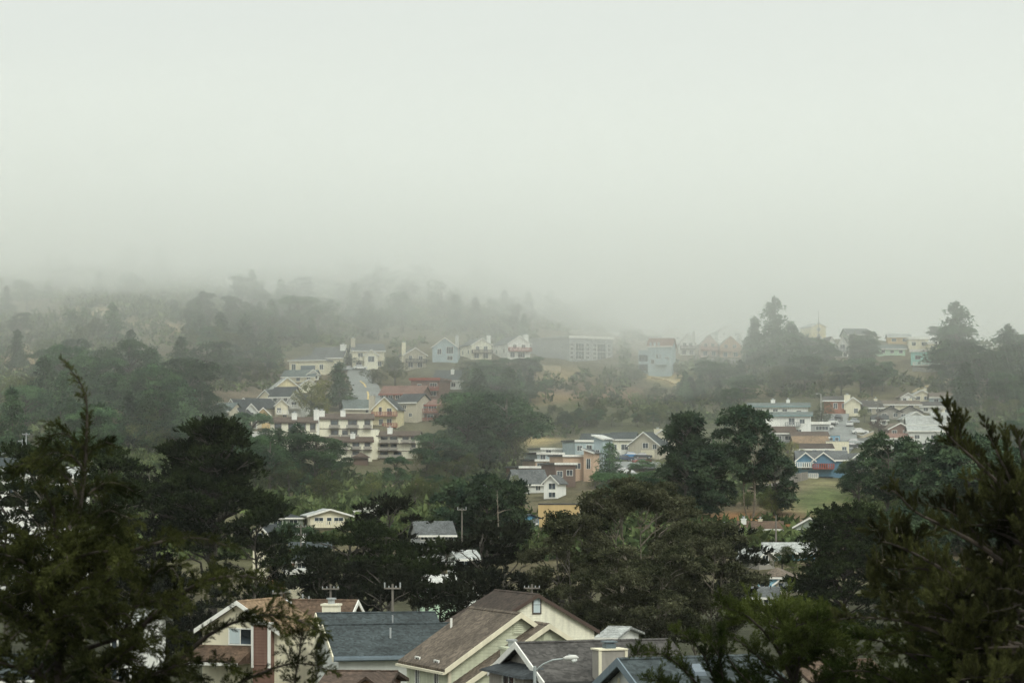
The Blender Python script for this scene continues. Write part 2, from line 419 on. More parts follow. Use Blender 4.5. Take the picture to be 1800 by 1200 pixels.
r_ = nd(N, 'ShaderNodeMapRange'); r_.inputs[1].default_value = .3; r_.inputs[2].default_value = .7; r_.inputs[3].default_value = .5; r_.inputs[4].default_value = 1.45
L.new(n1.outputs[0], r_.inputs[0])
r2_ = nd(N, 'ShaderNodeMapRange'); r2_.inputs[1].default_value = .3; r2_.inputs[2].default_value = .7; r2_.inputs[3].default_value = .6; r2_.inputs[4].default_value = 1.35
L.new(n2.outputs[0], r2_.inputs[0])
a_ = nd(N, 'ShaderNodeMath', operation='MULTIPLY'); L.new(r_.outputs[0], a_.inputs[0]); L.new(r2_.outputs[0], a_.inputs[1])
vm_ = nd(N, 'ShaderNodeVectorMath', operation='SCALE'); L.new(va.outputs[0], vm_.inputs[0]); L.new(a_.outputs[0], vm_.inputs['Scale'])
L.new(vm_.outputs[0], b_.inputs['Base Color'])
bp_ = nd(N, 'ShaderNodeBump', Strength=0.7, Distance=0.6); L.new(n2.outputs[0], bp_.inputs['Height']); L.new(bp_.outputs[0], b_.inputs['Normal'])
L.new(b_.outputs[0], o_.inputs['Surface'])
me.materials.append(gm)
terrain = link('terrain', me)
tag(terrain, 'brown and green hillside rising from the valley floor into the fog', kind='structure')

# ------------------------------------------------------------------ haze and the fog bank on the hill
def volume_mat(name, density, c=(0.975, 0.984, 0.975), aniso=0.5):
    m, N, L, o = new_mat(name)
    v = N.new('ShaderNodeVolumePrincipled')
    v.inputs['Color'].default_value = (*c, 1); v.inputs['Density'].default_value = density; v.inputs['Anisotropy'].default_value = aniso
    L.new(v.outputs[0], o.inputs['Volume'])
    return m
hb = MB(); hb.box(-1560, 1560, -150, 2680, -22.5, 140)
haze = hb.build('haze', volume_mat('haze_air', HAZE))
tag(haze, 'thin pale haze filling the air of the whole valley', kind='stuff')

FX = np.arange(-900, 901, 36.0); FY = np.arange(300, 1901, 36.0)
fpx_line = np.array([-400, 0, 200, 400, 600, 800, 900, 1000, 1150, 1300, 1400, 1600, 1800, 2200], float)
fog_line = np.array(FOG_LINE, float)
def fog_layer(lift, sigma, seed, wob, y0=300.0, top=98.0):
    g = np.random.default_rng(seed)
    ph = g.uniform(0, 6.28, 8); dr = g.uniform(0, 6.28, 8)
    gx, gy = np.meshgrid(FX, FY[FY >= y0])
    wn_ = np.zeros_like(gx)
    for i, lam in enumerate((420, 300, 210, 160, 120, 95, 150, 260)):
        wn_ += np.sin((gx * cos(dr[i]) + gy * sin(dr[i])) * 2 * pi / lam + ph[i]) * (lam / 300) ** 0.6
    pxl = CX + gx / np.maximum(gy, 600) * F
    zb = np.interp(pxl, fpx_line, fog_line) + lift + wob * wn_
    zt_ = top + 5 * np.sin(gx * .011 + ph[0]) * np.sin(gy * .009 + ph[1]) + 3 * np.sin(gx * .027 + gy * .02 + ph[2])
    n_y, n_x = gx.shape
    v = np.concatenate([np.stack([gx, gy, zb], -1).reshape(-1, 3), np.stack([gx, gy, zt_], -1).reshape(-1, 3)])
    k = n_y * n_x
    q = (np.arange(n_y - 1)[:, None] * n_x + np.arange(n_x - 1)[None, :]).ravel()
    f = np.concatenate([np.stack([q, q + n_x, q + n_x + 1, q + 1], 1), np.stack([q, q + 1, q + n_x + 1, q + n_x], 1) + k]).tolist()
    i = np.arange(n_x - 1)
    f += np.stack([i, i + 1, i + 1 + k, i + k], 1).tolist()
    i = i + (n_y - 1) * n_x
    f += np.stack([i + 1, i, i + k, i + 1 + k], 1).tolist()
    i = np.arange(n_y - 1) * n_x
    f += np.stack([i + n_x, i, i + k, i + n_x + k], 1).tolist()
    i = i + n_x - 1
    f += np.stack([i, i + n_x, i + n_x + k, i + k], 1).tolist()
    m = bpy.data.meshes.new('fog_bank')
    m.from_pydata(v.tolist(), [], f)
    m.materials.append(volume_mat('fog', sigma))
    m.update()
    o = link('fog_bank', m)
    return tag(o, 'white fog bank lying over the top of the hill', kind='stuff', group='layers of the fog bank')
for args in FOG_LAYERS: fog_layer(*args)
# ------------------------------------------------------------------ houses
SHARED = {}
def window(parent, w, h, loc, rz=0.0, trim='white', mullion=1, cross=0, deep=0.07):
    """a framed window standing proud of the wall, its pane set back inside the frame"""
    key = ('win', round(w, 1), round(h, 1), trim, mullion, cross)
    if key not in SHARED:
        w_, h_, t = key[1], key[2], 0.09 if w > 0.9 else 0.07
        m = MB()
        m.box(-w_ / 2 - t, w_ / 2 + t, -deep, 0.02, -h_ / 2 - t, -h_ / 2); m.box(-w_ / 2 - t, w_ / 2 + t, -deep, 0.02, h_ / 2, h_ / 2 + t)
        m.box(-w_ / 2 - t, -w_ / 2, -deep, 0.02, -h_ / 2, h_ / 2); m.box(w_ / 2, w_ / 2 + t, -deep, 0.02, -h_ / 2, h_ / 2)
        for i in range(mullion):
            x = -w_ / 2 + w_ * (i + 1) / (mullion + 1); m.box(x - t / 3, x + t / 3, -deep * .7, 0.02, -h_ / 2, h_ / 2)
        for i in range(cross):
            z = -h_ / 2 + h_ * (i + 1) / (cross + 1); m.box(-w_ / 2, w_ / 2, -deep * .6, 0.02, z - t / 4, z + t / 4)
        p = MB(); p.box(-w_ / 2, w_ / 2, -deep * .3, 0.015, -h_ / 2, h_ / 2)
        SHARED[key] = (m.mesh('window', trim_mat(trim)), p.mesh('pane', glass()))
    a, b = SHARED[key]
    o = link('window', a, parent, loc, rz)
    link('pane', b, o)
    return o

def chevron(m, w2, hw, hr, over, y0, y1, t, axis='y', lift=0.04, depth_mid=None):
    """two roof slabs meeting at the ridge; axis = direction of the ridge"""
    k = hr / w2; xe = w2 + over; ze = hw - over * k + lift; zr = hw + hr + lift
    c = 0.0 if depth_mid is None else depth_mid
    for s in (-1, 1):
        q = [(c, zr), (c, zr + t), (c + s * xe, ze + t), (c + s * xe, ze)]
        if s > 0: q = q[::-1]
        m.extr(q, axis, y0, y1)

def chimney(parent, x, y, w, z0, z1, m, cap='cap', dep=None):
    d2 = (dep or w) / 2
    b = MB(); b.box(x - w / 2, x + w / 2, y - d2, y + d2, z0, z1); b.box(x - w / 2 - .08, x + w / 2 + .08, y - d2 - .08, y + d2 + .08, z1, z1 + .14)
    o = b.build('chimney', m, parent)
    c = MB(); c.tube([(x, y, z1 + .14), (x, y, z1 + .45)], w * .22, 8); c.tube([(x, y, z1 + .45), (x, y, z1 + .55)], w * .32, 8)
    c.build('flue', METAL, o)
    return o

def house(label, px0, px1, pb, pe, pr, kind='gf', yaw=0, dep=9.0, wall='cream', roof='grey', d=None, wins=None, grid=None, side=None, chim=(), trim='white',
          balc=(), garage=(), door=None, name='house', cat='house', group=None, skirt=3.5, over=0.45, wt='white', rakes=True, extra=None, roof_t=0.18, base_py=None):
    mid = (px0 + px1) / 2
    if d is None: d = depth_at(mid, base_py or pb)
    s = F / d
    ya = R(yaw)
    w = (px1 - px0) / s / cos(ya); hw = (pb - pe) / s; hr = (pe - pr) / s
    root = tag(empty(name, W(mid, pb, d), ya), label, cat, group)
    w2 = w / 2
    b0 = W(mid, pb, d)
    gmin = min(float(ground(b0[0] + a * w2, b0[1] + b)) for a in (-1, 0, 1) for b in (-1, 0, dep))
    skirt = max(skirt, b0[2] - gmin + 1.2)
    body = MB()
    wm, rm = wall_mat(wall), roof_mat(roof)
    roofm = MB()
    kf = 0.0
    if kind == 'gf':
        body.extr([(-w2, -skirt), (w2, -skirt), (w2, hw), (0, hw + hr), (-w2, hw)], 'y', 0, dep)
        chevron(roofm, w2, hw, hr, over, -over, dep + over, roof_t)
    elif kind == 'gs':
        body.extr([(0, -skirt), (dep, -skirt), (dep, hw), (dep / 2, hw + hr), (0, hw)], 'x', -w2, w2)
        chevron(roofm, dep / 2, hw, hr, over, -w2 - over, w2 + over, roof_t, 'x', depth_mid=dep / 2)
    elif kind == 'hip':
        body.box(-w2, w2, 0, dep, -skirt, hw)
        e = over; r = min(w2, dep / 2); z0, z1 = hw + .02, hw + hr
        A = [(-w2 - e, -e, z0), (w2 + e, -e, z0), (w2 + e, dep + e, z0), (-w2 - e, dep + e, z0)]
        if w >= dep: p, q = (-w2 + r, dep / 2, z1), (w2 - r, dep / 2, z1)
        else: p, q = (0, r, z1), (0, dep - r, z1)
        if w >= dep:
            for f in ([A[0], A[1], q, p], [A[1], A[2], q], [A[2], A[3], p, q], [A[3], A[0], p]): roofm.poly(f)
        else:
            for f in ([A[0], A[1], p], [A[1], A[2], q, p], [A[2], A[3], q], [A[3], A[0], p, q]): roofm.poly(f)
        roofm.poly(A[::-1])
    elif kind == 'flat':
        body.box(-w2, w2, 0, dep, -skirt, hw)
        roofm.box(-w2 - over, w2 + over, -over, dep + over, hw + .02, hw + max(hr, .18))
    elif kind == 'shed':       # rises away from the camera
        body.extr([(0, -skirt), (dep, -skirt), (dep, hw + hr), (0, hw)], 'x', -w2, w2)
        k = hr / dep; t = roof_t
        roofm.extr([(-over, hw - over * k + .04), (dep + over, hw + hr + over * k + .04), (dep + over, hw + hr + over * k + t + .04), (-over, hw - over * k + t + .04)], 'x', -w2 - over, w2 + over)
    elif kind in ('shedl', 'shedr'):   # rises to the left / right
        a, b = (hw + hr, hw) if kind == 'shedl' else (hw, hw + hr)
        body.extr([(-w2, -skirt), (w2, -skirt), (w2, b), (-w2, a)], 'y', 0, dep)
        k = (b - a) / w; t = roof_t
        roofm.extr([(-w2 - over, a - over * k + .04), (w2 + over, b + over * k + .04), (w2 + over, b + over * k + t + .04), (-w2 - over, a - over * k + t + .04)], 'y', -over, dep + over)
    bo = body.build('wall', wm, root)
    ro = roofm.build('roof', rm, root)
    tm = trim_mat(trim)
    if kind == 'gf' and rakes:
        k = hr / w2; xe = w2 + over + .02; t = roof_t
        for sgn in (-1, 1):
            m = MB()
            ze, zr = hw - xe * k + w2 * k + .04, hw + hr + .04
            q = [(0, zr - .10), (0, zr + t + .03), (sgn * xe, ze + t + .03), (sgn * xe, ze - .10)]
            if sgn > 0: q = q[::-1]
            m.extr(q, 'y', -over - .06, -over - .004)
            m.build('bargeboard', tm, root)
    elif kind in ('gs', 'shed') and rakes:
        k = hr / (dep / 2 if kind == 'gs' else dep); z = hw - over * k
        m = MB(); m.box(-w2 - over, w2 + over, -over - .07, -over - .004, z - .10, z + roof_t + .03); m.build('fascia', tm, root)
    elif kind in ('flat', 'hip') and rakes:
        z = hw; m = MB()
        hgt = max(hr, .18) if kind == 'flat' else .16
        m.box(-w2 - over, w2 + over, -over - .06, -over - .004, z - .08, z + hgt + .02); m.build('fascia', tm, root)
    elif kind in ('shedl', 'shedr') and rakes:
        a, b = (hw + hr, hw) if kind == 'shedl' else (hw, hw + hr)
        k = (b - a) / w; m = MB()
        m.extr([(-w2 - over, a - over * k - .08), (w2 + over, b + over * k - .08), (w2 + over, b + over * k + .26), (-w2 - over, a - over * k + .26)], 'y', -over - .07, -over - .004)
        m.build('bargeboard', tm, root)
    wins = list(wins or [])
    if grid:                      # rows of windows on the front: (columns, rows, width, height)
        c_, r_, ww, wh = grid
        for j in range(r_):
            for i in range(c_): wins.append(('f', -0.5 + (i + .5) / c_, hw * (j + .55) / r_, ww, wh))
    if side:                      # columns, rows, width, height on the side that the camera sees
        c_, r_, ww, wh = side
        for j in range(r_):
            for i in range(c_): wins.append(('l' if yaw > 0 else 'r', -0.5 + (i + .5) / c_, hw * (j + .55) / r_, ww, wh))
    for f, u, z, ww, wh in wins:
        mu = 1 if ww > 0.8 else 0
        if ww > 1.9: mu = 2
        if f == 'f': window(root, ww, wh, (u * w, -.004, z), 0, wt, mu)
        elif f == 'l': window(root, ww, wh, (-w2 - .004, dep / 2 - u * dep, z), -pi / 2, wt, mu)
        else: window(root, ww, wh, (w2 + .004, dep / 2 + u * dep, z), pi / 2, wt, mu)
    for u, y, cw, top, cm in chim:            # chimneys: across, depth, width, height above the ridge, colour
        chimney(ro, u * w, y * dep, cw, hw * .5, hw + hr + top, wall_mat(cm))
    for u0, u1, z, bd, cmat in balc:
        m = MB(); m.box(u0 * w, u1 * w, -bd, -.004, z - .18, z); b_o = m.build('balcony', trim_mat(cmat), root)
        r = MB(); a0, a1 = u0 * w, u1 * w
        r.box(a0, a1, -bd, -bd + .06, z + .92, z + 1.02)
        nb = max(4, int((a1 - a0) / .42))
        for i in range(nb + 1):
            x = a0 + (a1 - a0) * i / nb; r.box(x - .12, x + .12, -bd + .01, -bd + .05, z, z + .92)
        for x in (a0, a1 - .06):
            r.box(x, x + .06, -bd + .06, -.004, z + .92, z + 1.02); r.box(x + .01, x + .05, -bd + .06, -.004, z + .1, z + .8)
        r.build('railing', trim_mat(cmat), b_o)
    for u, gw, gh, gc in garage:
        m = MB()
        for i in range(4): m.box(u * w - gw / 2, u * w + gw / 2, -.05 - .004, -.004, .02 + i * gh / 4, .02 + (i + 1) * gh / 4 - .04)
        m.box(u * w - gw / 2 + .02, u * w + gw / 2 - .02, -.03, -.004, 0, gh)
        m.build('garage_door', trim_mat(gc), root)
    if door:
        u, dw, dh, dc = door
        m = MB(); m.box(u * w - dw / 2, u * w + dw / 2, -.04, -.004, 0, dh); do = m.build('door', trim_mat(dc), root)
        m = MB(); m.box(u * w + dw * .3, u * w + dw * .38, -.1, -.04, dh * .45, dh * .5); m.build('handle', METAL, do)
    if extra: extra(root, w, hw, hr, dep, d)
    return root

# ---- the ridge cottages under the fog, left to right
RC = 'cottages along the ridge road'
house('cream ridge house under a low grey hip roof, behind the row of pale townhouses', 508, 572, 655, 634, 622, 'hip', -14, 9, 'cream', 'grey', wins=[('f', -.38, 1.6, 1.2, 2.0), ('f', .4, 1.7, 1.1, 1.4)],
      garage=[(0.02, 4.6, 2.2, 'slate')], group=RC, extra=lambda r, w, hw, hr, dep, d: None)
house('grey roofed ridge house with a white block chimney at its right end', 548, 602, 652, 628, 610, 'gs', -12, 8, 'cream', 'grey', wins=[('f', .3, 1.6, 1.2, 1.4), ('f', -.1, 1.6, 1.0, 1.2)], chim=[(.44, .4, 1.6, 0.8, 'white')], group=RC)
house('tall cream ridge house with a small front gable and chimney on its left', 620, 675, 648, 616, 604, 'gs', 10, 8, 'cream', 'grey', wins=[('f', -.25, 4.0, 1.4, 1.5), ('f', .35, 1.5, 1.2, 1.3), ('f', -.3, 1.3, 1.6, 1.2)],
      chim=[(-.46, .3, 1.3, 1.6, 'beige')], balc=[(-.4, .5, 2.6, 1.2, 'cream')], group=RC)
house('small pale gabled porch wing of the tall cream ridge house', 641, 664, 640, 624, 615, 'gf', 6, 3, 'creamy', 'brown', d=depth_at(652, 646) - 3, wins=[('f', 0, 1.6, 1.8, 1.6)], name='porch_wing', cat='house wing', rakes=True)
house('grey beige gabled ridge cottage with a tall pale chimney at its left', 710, 749, 648, 624, 612, 'gf', 14, 9, 'beige', 'grey', wins=[('f', -.2, 3.3, .9, 1.3), ('f', .25, 3.3, 1.1, 1.1), ('f', -.2, 1.2, 1.4, 1.4), ('f', .22, 1.2, 1.4, 1.4)],
      chim=[(-.48, .1, 1.1, 1.6, 'cream')], balc=[(-.42, .5, 2.0, 1.4, 'dark')], side=(1, 1, 1, 1), group=RC)
house('blue grey ridge house with a broad white edged gable, half hidden by shrubs', 760, 804, 636, 610, 594, 'gf', -4, 9, 'bluegrey', 'grey', wins=[('f', .2, 3.6, 2.0, 2.0), ('f', -.22, 3.2, 1.2, 1.6), ('f', .2, 1.2, 1.6, 1.2)], chim=[(.46, .2, 1.0, .6, 'pale')], group=RC)
house('cream gabled ridge cottage with a dark balcony and chimney at its right', 829, 864, 632, 606, 595, 'gf', 20, 11, 'creamy', 'grey', wins=[('f', -.2, 3.4, 1.0, 1.3), ('f', .2, 3.4, 1.2, 1.5), ('f', -.25, 1.2, 1.5, 1.4), ('f', .2, 1.2, 1.5, 1.4)],
      chim=[(.42, .12, 1.1, .9, 'white')], balc=[(-.5, .5, 2.1, 1.3, 'brown')], side=(2, 1, .8, 1.2), group=RC)
house('white gabled ridge cottage with a maroon balcony, left of the long grey block', 893, 932, 630, 604, 591, 'gf', 22, 13, 'white', 'grey', wins=[('f', -.2, 3.7, 1.1, 1.1), ('f', .2, 3.7, 1.1, 1.1), ('f', -.3, 1.1, 1.4, 1.4), ('f', .1, 1.1, 2.2, 1.4)],
      chim=[(.40, .15, 1.4, .5, 'white')], balc=[(-.5, .5, 2.4, 1.4, 'red')], side=(2, 1, .8, 1.2), group=RC)

def block_extra(r, w, hw, hr, dep, d):
    for u in (-.44, -.08, .08, .42):
        for k in range(4): window(r, 1.1, .9, (u * w, -.004, hw * (.14 + .19 * k)), 0, 'white', 1)
    for u in (-.26, .24):
        for k in range(2): window(r, 3.2, 2.4, (u * w, -.004, hw * (.24 + .36 * k)), 0, 'white', 2, 1)
    for k in range(3):
        window(r, 1.0, .9, (-w / 2 - .004, 4 + 5 * k, hw * .6), -pi / 2, 'white', 1)
house('long pale grey apartment block half lost in the fog, with columns of white windows', 1000, 1078, 634, 595, 591, 'flat', 32, 24, 'grey', 'palegrey', extra=block_extra, name='apartment_block', cat='apartment block')
def bluetower(r, w, hw, hr, dep, d):
    m = MB(); m.box(-w * .18, w * .34, -1.2, -.004, hw * .38, hw * .58); b = m.build('bay', wall_mat('bluegrey'), r)
    m = MB()
    for i in range(3): m.box(-w * .42 + i * w * .17, -w * .34 + i * w * .17, -.3, -.004, hw * .62, hw * 1.12)
    m.build('buttress', wall_mat('bluegrey'), r)
    m = MB(); m.box(-w * .93, -w * .5 - .004, 1.5, dep - 1, -3, hw * .88); wg = m.build('side_wing', wall_mat('bluegrey'), r)
    for k in range(2): window(wg, 2.6, 1.8, (-w * .72, 1.496, hw * (.32 + .3 * k)), 0, 'slate', 2)
house('tall blue grey ridge house standing on the bare knoll, its side wing to the left', 1139, 1180, 662, 608, 594, 'gs', -12, 9, 'bluegrey', 'rust', wins=[('f', -.05, 6.2, 1.3, 1.2), ('f', .3, 5.4, 1.1, 1.0), ('f', -.3, 4.6, .9, 1.2)], extra=bluetower)
GR = 'gabled row houses fading into the fog'
for i, (x0, x1, py, wc, lab, bc) in enumerate([(1196, 1222, 624, 'white', 'white gabled row house in the fog, leftmost of three beside the blue grey house', 'brown'),
        (1232, 1262, 626, 'pink', 'pinkish gabled row house in the fog, middle of three with two steep gables', 'rust'), (1266, 1302, 628, 'peach', 'peach gabled row house in the fog with twin windows, rightmost of three', 'wood')]):
    house(lab, x0, x1, py, py - 22, py - 38, 'gf', 0, 10, wc, 'greybrown', wins=[('f', -.22, 3.4, 1.0, 1.2), ('f', .2, 3.4, 1.0, 1.2), ('f', -.25, .9, 1.2, 1.3), ('f', .25, .9, 1.2, 1.3)], balc=[(-.5, .5, 2.0, 1.3, bc)], chim=[(.45, .3, 1.0, .6, 'pale')], group=GR)
BG = 'pale roofs behind the ridge in the fog'
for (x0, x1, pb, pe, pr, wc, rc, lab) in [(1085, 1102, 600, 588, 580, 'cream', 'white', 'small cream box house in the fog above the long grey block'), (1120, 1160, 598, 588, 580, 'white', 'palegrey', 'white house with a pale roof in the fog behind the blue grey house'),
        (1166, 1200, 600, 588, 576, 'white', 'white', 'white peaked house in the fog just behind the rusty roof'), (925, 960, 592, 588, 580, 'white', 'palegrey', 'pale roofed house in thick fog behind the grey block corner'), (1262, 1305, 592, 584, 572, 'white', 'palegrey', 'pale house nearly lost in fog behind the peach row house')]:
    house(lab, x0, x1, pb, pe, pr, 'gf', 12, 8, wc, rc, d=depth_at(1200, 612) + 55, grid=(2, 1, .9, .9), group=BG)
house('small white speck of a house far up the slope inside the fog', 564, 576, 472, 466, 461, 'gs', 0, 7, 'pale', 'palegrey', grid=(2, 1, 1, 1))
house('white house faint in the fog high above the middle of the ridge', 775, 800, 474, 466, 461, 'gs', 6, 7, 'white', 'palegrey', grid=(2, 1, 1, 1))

# ---- stepped pale townhouses at the left end
TH = 'stepped pale townhouses below the wooded slope'
SO = 'charcoal'
house('pale beige townhouse at the far left with a low grey side roof', 372, 404, 752, 722, 708, 'gs', -20, 8, 'beige', 'green', grid=(2, 2, 1.0, 1.1), group=TH)
house('grey beige townhouse with a dark solar roof, second from the left', 390, 424, 750, 728, 702, 'gf', -34, 10, 'beige', SO, grid=(1, 2, 1.4, 1.3), group=TH, over=.3)
house('narrow beige townhouse with a steep front gable and a dark doorway below', 431, 452, 752, 722, 710, 'gf', 8, 9, 'pale', 'grey', wins=[('f', 0, 3.2, 1.2, 1.6)], door=(.1, 1.8, 2.2, 'dark'), group=TH)
house('beige townhouse with a long dark sloping roof above the narrow gabled one', 414, 446, 735, 716, 700, 'gf', -36, 10, 'beige', SO, group=TH, grid=(1, 1, 1.4, 1.2))
house('tan townhouse with a square white framed window, left of the bare pines', 449, 474, 752, 730, 717, 'gf', 24, 9, 'tan', 'greybrown', wins=[('f', .2, 2.2, 1.3, 1.4)], group=TH)
house('cream townhouse with a long dark roof in the middle of the stepped row', 448, 486, 722, 704, 686, 'gf', -34, 10, 'cream', SO, grid=(2, 1, 1.0, 1.2), group=TH)
house('white trimmed grey townhouse with a broad gable under the yellow house', 474, 511, 722, 697, 680, 'gs', -18, 8, 'pale', SO, grid=(2, 2, 1.0, 1.1), group=TH)
house('yellow house with a shallow gable at the top of the stepped row', 483, 527, 702, 682, 664, 'gf', 14, 11, 'yellow', 'palegrey', wins=[('f', -.2, 2.4, 1.0, 1.0), ('f', .25, 2.2, 1.4, 1.3)], group=TH)
house('white and grey townhouse with stacked balconies beside the round olive tree', 505, 529, 738, 706, 692, 'gf', -16, 10, 'pale', SO, wins=[('f', 0, 4.2, 1.4, 1.3), ('f', 0, 1.6, 1.4, 1.3)], balc=[(-.5, .5, 3.1, 1.0, 'white'), (-.5, .5, .6, 1.0, 'white')], group=TH)
house('cream townhouse with diagonal white railings behind the bare pine trunks', 484, 506, 742, 712, 702, 'gf', 10, 8, 'cream', 'greybrown', wins=[('f', -.2, 3.2, 1.0, 1.2), ('f', .25, 1.4, 1.0, 1.2)], balc=[(-.4, .5, 2.2, 1.1, 'white')], group=TH)
house('long teal roofed house tucked below the cream hip roofed ridge house', 496, 552, 672, 662, 650, 'gs', -8, 9, 'cream', 'green', grid=(3, 1, 1.0, 1.0), group=TH)

# ---- yellow gabled house with red balconies, and the red brown apartments
house('yellow gabled house with two red balconies and a tall square chimney', 655, 697, 748, 718, 698, 'gf', -8, 11, 'yellow', 'charcoal', wins=[('f', -.18, 3.9, .8, 2.0), ('f', .2, 3.7, 1.2, 1.8), ('f', -.15, 1.0, 1.0, 1.4), ('f', .2, 1.0, 1.2, 1.6)],
      balc=[(-.5, .55, 2.7, 1.4, 'rust'), (-.05, .55, -.3, 1.4, 'rust')], chim=[(-.56, .1, 1.5, .3, 'beige')])
house('grey beige house with a charcoal roof and white right gable, joined to the yellow one', 697, 732, 742, 707, 692, 'gs', -24, 10, 'beige', 'charcoal', wins=[('f', -.1, 4.2, 1.0, .9), ('f', .2, 2.0, .9, .9), ('r', .0, 4.3, 1.4, 1.8), ('r', .05, 1.6, 1.4, 1.8)])
house('low beige house with a dark hip roof, left of the tall square chimney', 606, 652, 728, 718, 702, 'gs', 8, 10, 'beige', 'green', wins=[('f', .35, 1.1, .8, 1.2)], d=depth_at(652, 740) + 4)
RB = 'red brown apartments'
house('long low red brown apartment house with a faded rust roof', 668, 742, 705, 692, 678, 'gs', -14, 9, 'redbrown', 'rust', grid=(6, 1, 1.1, 1.0), group=RB, trim='red', name='apartment_house')
house('tall red brown apartment block, uppermost of the red brown group', 722, 772, 700, 668, 664, 'flat', -14, 12, 'redbrown', 'rust', wins=[('f', .3, 3.8, 2.0, 1.2), ('f', -.2, 3.5, 1.0, 1.2), ('f', .3, 1.4, 1.6, 1.2)], balc=[(.05, .5, 2.4, 1.2, 'red')], trim='red', group=RB, name='apartment_house')
house('red brown apartment house with white windows and two red balconies', 733, 772, 738, 712, 702, 'gs', -8, 9, 'redbrown', 'rust', wins=[('f', -.25, 3.2, 1.8, 1.2), ('f', .2, 3.2, 2.2, 1.2), ('f', .1, .8, 1.6, 1.2)], balc=[(-.5, .5, 2.1, 1.3, 'rust'), (-.3, .55, -.4, 1.3, 'rust')], trim='red', group=RB, name='apartment_house')
house('slate roofed house with white skylights behind the red brown apartments', 762, 812, 684, 668, 650, 'gs', -10, 10, 'pale', 'slate', wins=[('f', .2, 1.3, 1.2, 1.1), ('f', -.2, 1.3, 1.6, 1.1)], chim=[(.1, .3, .9, .1, 'white')])
house('low rust walled house at the lower right of the red brown group', 770, 808, 742, 733, 726, 'gs', -8, 8, 'redbrown', 'rust', grid=(3, 1, 1, .9), trim='red', group=RB, name='apartment_house')

# ---- timbered apartments: cream walls, brown boards, brown roofs
TB = 'timbered apartment houses with brown roofs'
def timber(r, w, hw, hr, dep, d, bays, rows, stack):
    m = MB()
    for j in range(1, rows):
        m.box(-w / 2, w / 2, -.06, -.004, hw * j / rows - .08, hw * j / rows + .08)
    m.build('timber_band', trim_mat('brown'), r)
    for b in bays:
        u, k, bw = b
        x = u * w
        p = MB(); z0 = hw * k / rows
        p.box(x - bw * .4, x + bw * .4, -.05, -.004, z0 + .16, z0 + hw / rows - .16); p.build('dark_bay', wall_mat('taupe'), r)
        window(r, bw * .62, 1.2, (x, -.05, z0 + hw / rows * .55), 0, 'brown', 1)
        if stack:
            q = MB(); q.box(x - bw / 2 - .2, x + bw / 2 + .2, -1.2, -.052, z0 + .02, z0 + .16); bo = q.build('balcony', trim_mat('brown'), r)
            q = MB(); q.box(x - bw / 2 - .1, x + bw / 2 + .1, -1.2, -1.12, z0 + .3, z0 + .95); q.build('railing', wall_mat('taupe'), bo)
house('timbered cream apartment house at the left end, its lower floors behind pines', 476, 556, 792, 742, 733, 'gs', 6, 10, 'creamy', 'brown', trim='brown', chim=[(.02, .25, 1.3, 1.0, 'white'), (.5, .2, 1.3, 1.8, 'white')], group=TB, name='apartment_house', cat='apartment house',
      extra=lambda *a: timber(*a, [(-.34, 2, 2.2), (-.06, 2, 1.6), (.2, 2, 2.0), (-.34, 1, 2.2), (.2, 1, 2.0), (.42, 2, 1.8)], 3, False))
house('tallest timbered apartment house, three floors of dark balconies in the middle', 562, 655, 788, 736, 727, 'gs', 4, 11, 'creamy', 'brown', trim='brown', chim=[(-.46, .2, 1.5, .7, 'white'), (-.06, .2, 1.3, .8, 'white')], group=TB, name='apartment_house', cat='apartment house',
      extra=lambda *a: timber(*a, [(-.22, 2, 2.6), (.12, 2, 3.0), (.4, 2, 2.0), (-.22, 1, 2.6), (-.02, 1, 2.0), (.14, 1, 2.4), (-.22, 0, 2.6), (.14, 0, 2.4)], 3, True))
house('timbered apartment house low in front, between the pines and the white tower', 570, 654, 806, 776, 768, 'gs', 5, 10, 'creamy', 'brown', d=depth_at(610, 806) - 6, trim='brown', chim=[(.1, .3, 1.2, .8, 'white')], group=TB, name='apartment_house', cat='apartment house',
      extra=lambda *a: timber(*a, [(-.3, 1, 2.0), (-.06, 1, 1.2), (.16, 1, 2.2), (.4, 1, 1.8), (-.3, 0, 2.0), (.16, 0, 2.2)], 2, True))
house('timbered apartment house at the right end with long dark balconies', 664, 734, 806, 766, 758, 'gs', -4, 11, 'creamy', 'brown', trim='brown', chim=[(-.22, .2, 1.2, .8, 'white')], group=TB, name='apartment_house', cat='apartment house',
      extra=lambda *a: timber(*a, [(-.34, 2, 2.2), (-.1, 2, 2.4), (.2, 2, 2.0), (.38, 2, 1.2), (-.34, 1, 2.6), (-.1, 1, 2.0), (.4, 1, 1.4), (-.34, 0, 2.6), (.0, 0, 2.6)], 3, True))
house('blank white stair tower between two timbered apartment houses', 652, 665, 800, 755, 754, 'flat', 0, 6, 'creamy', 'white', d=depth_at(655, 800) - 7, name='stair_tower', cat='tower', rakes=False, over=.02)
house('small brown roofed gazebo in front of the timbered apartments', 622, 646, 812, 804, 794, 'hip', 0, 4, 'brown', 'brown', d=depth_at(634, 812) - 6, name='gazebo', cat='gazebo', over=.6, trim='brown')

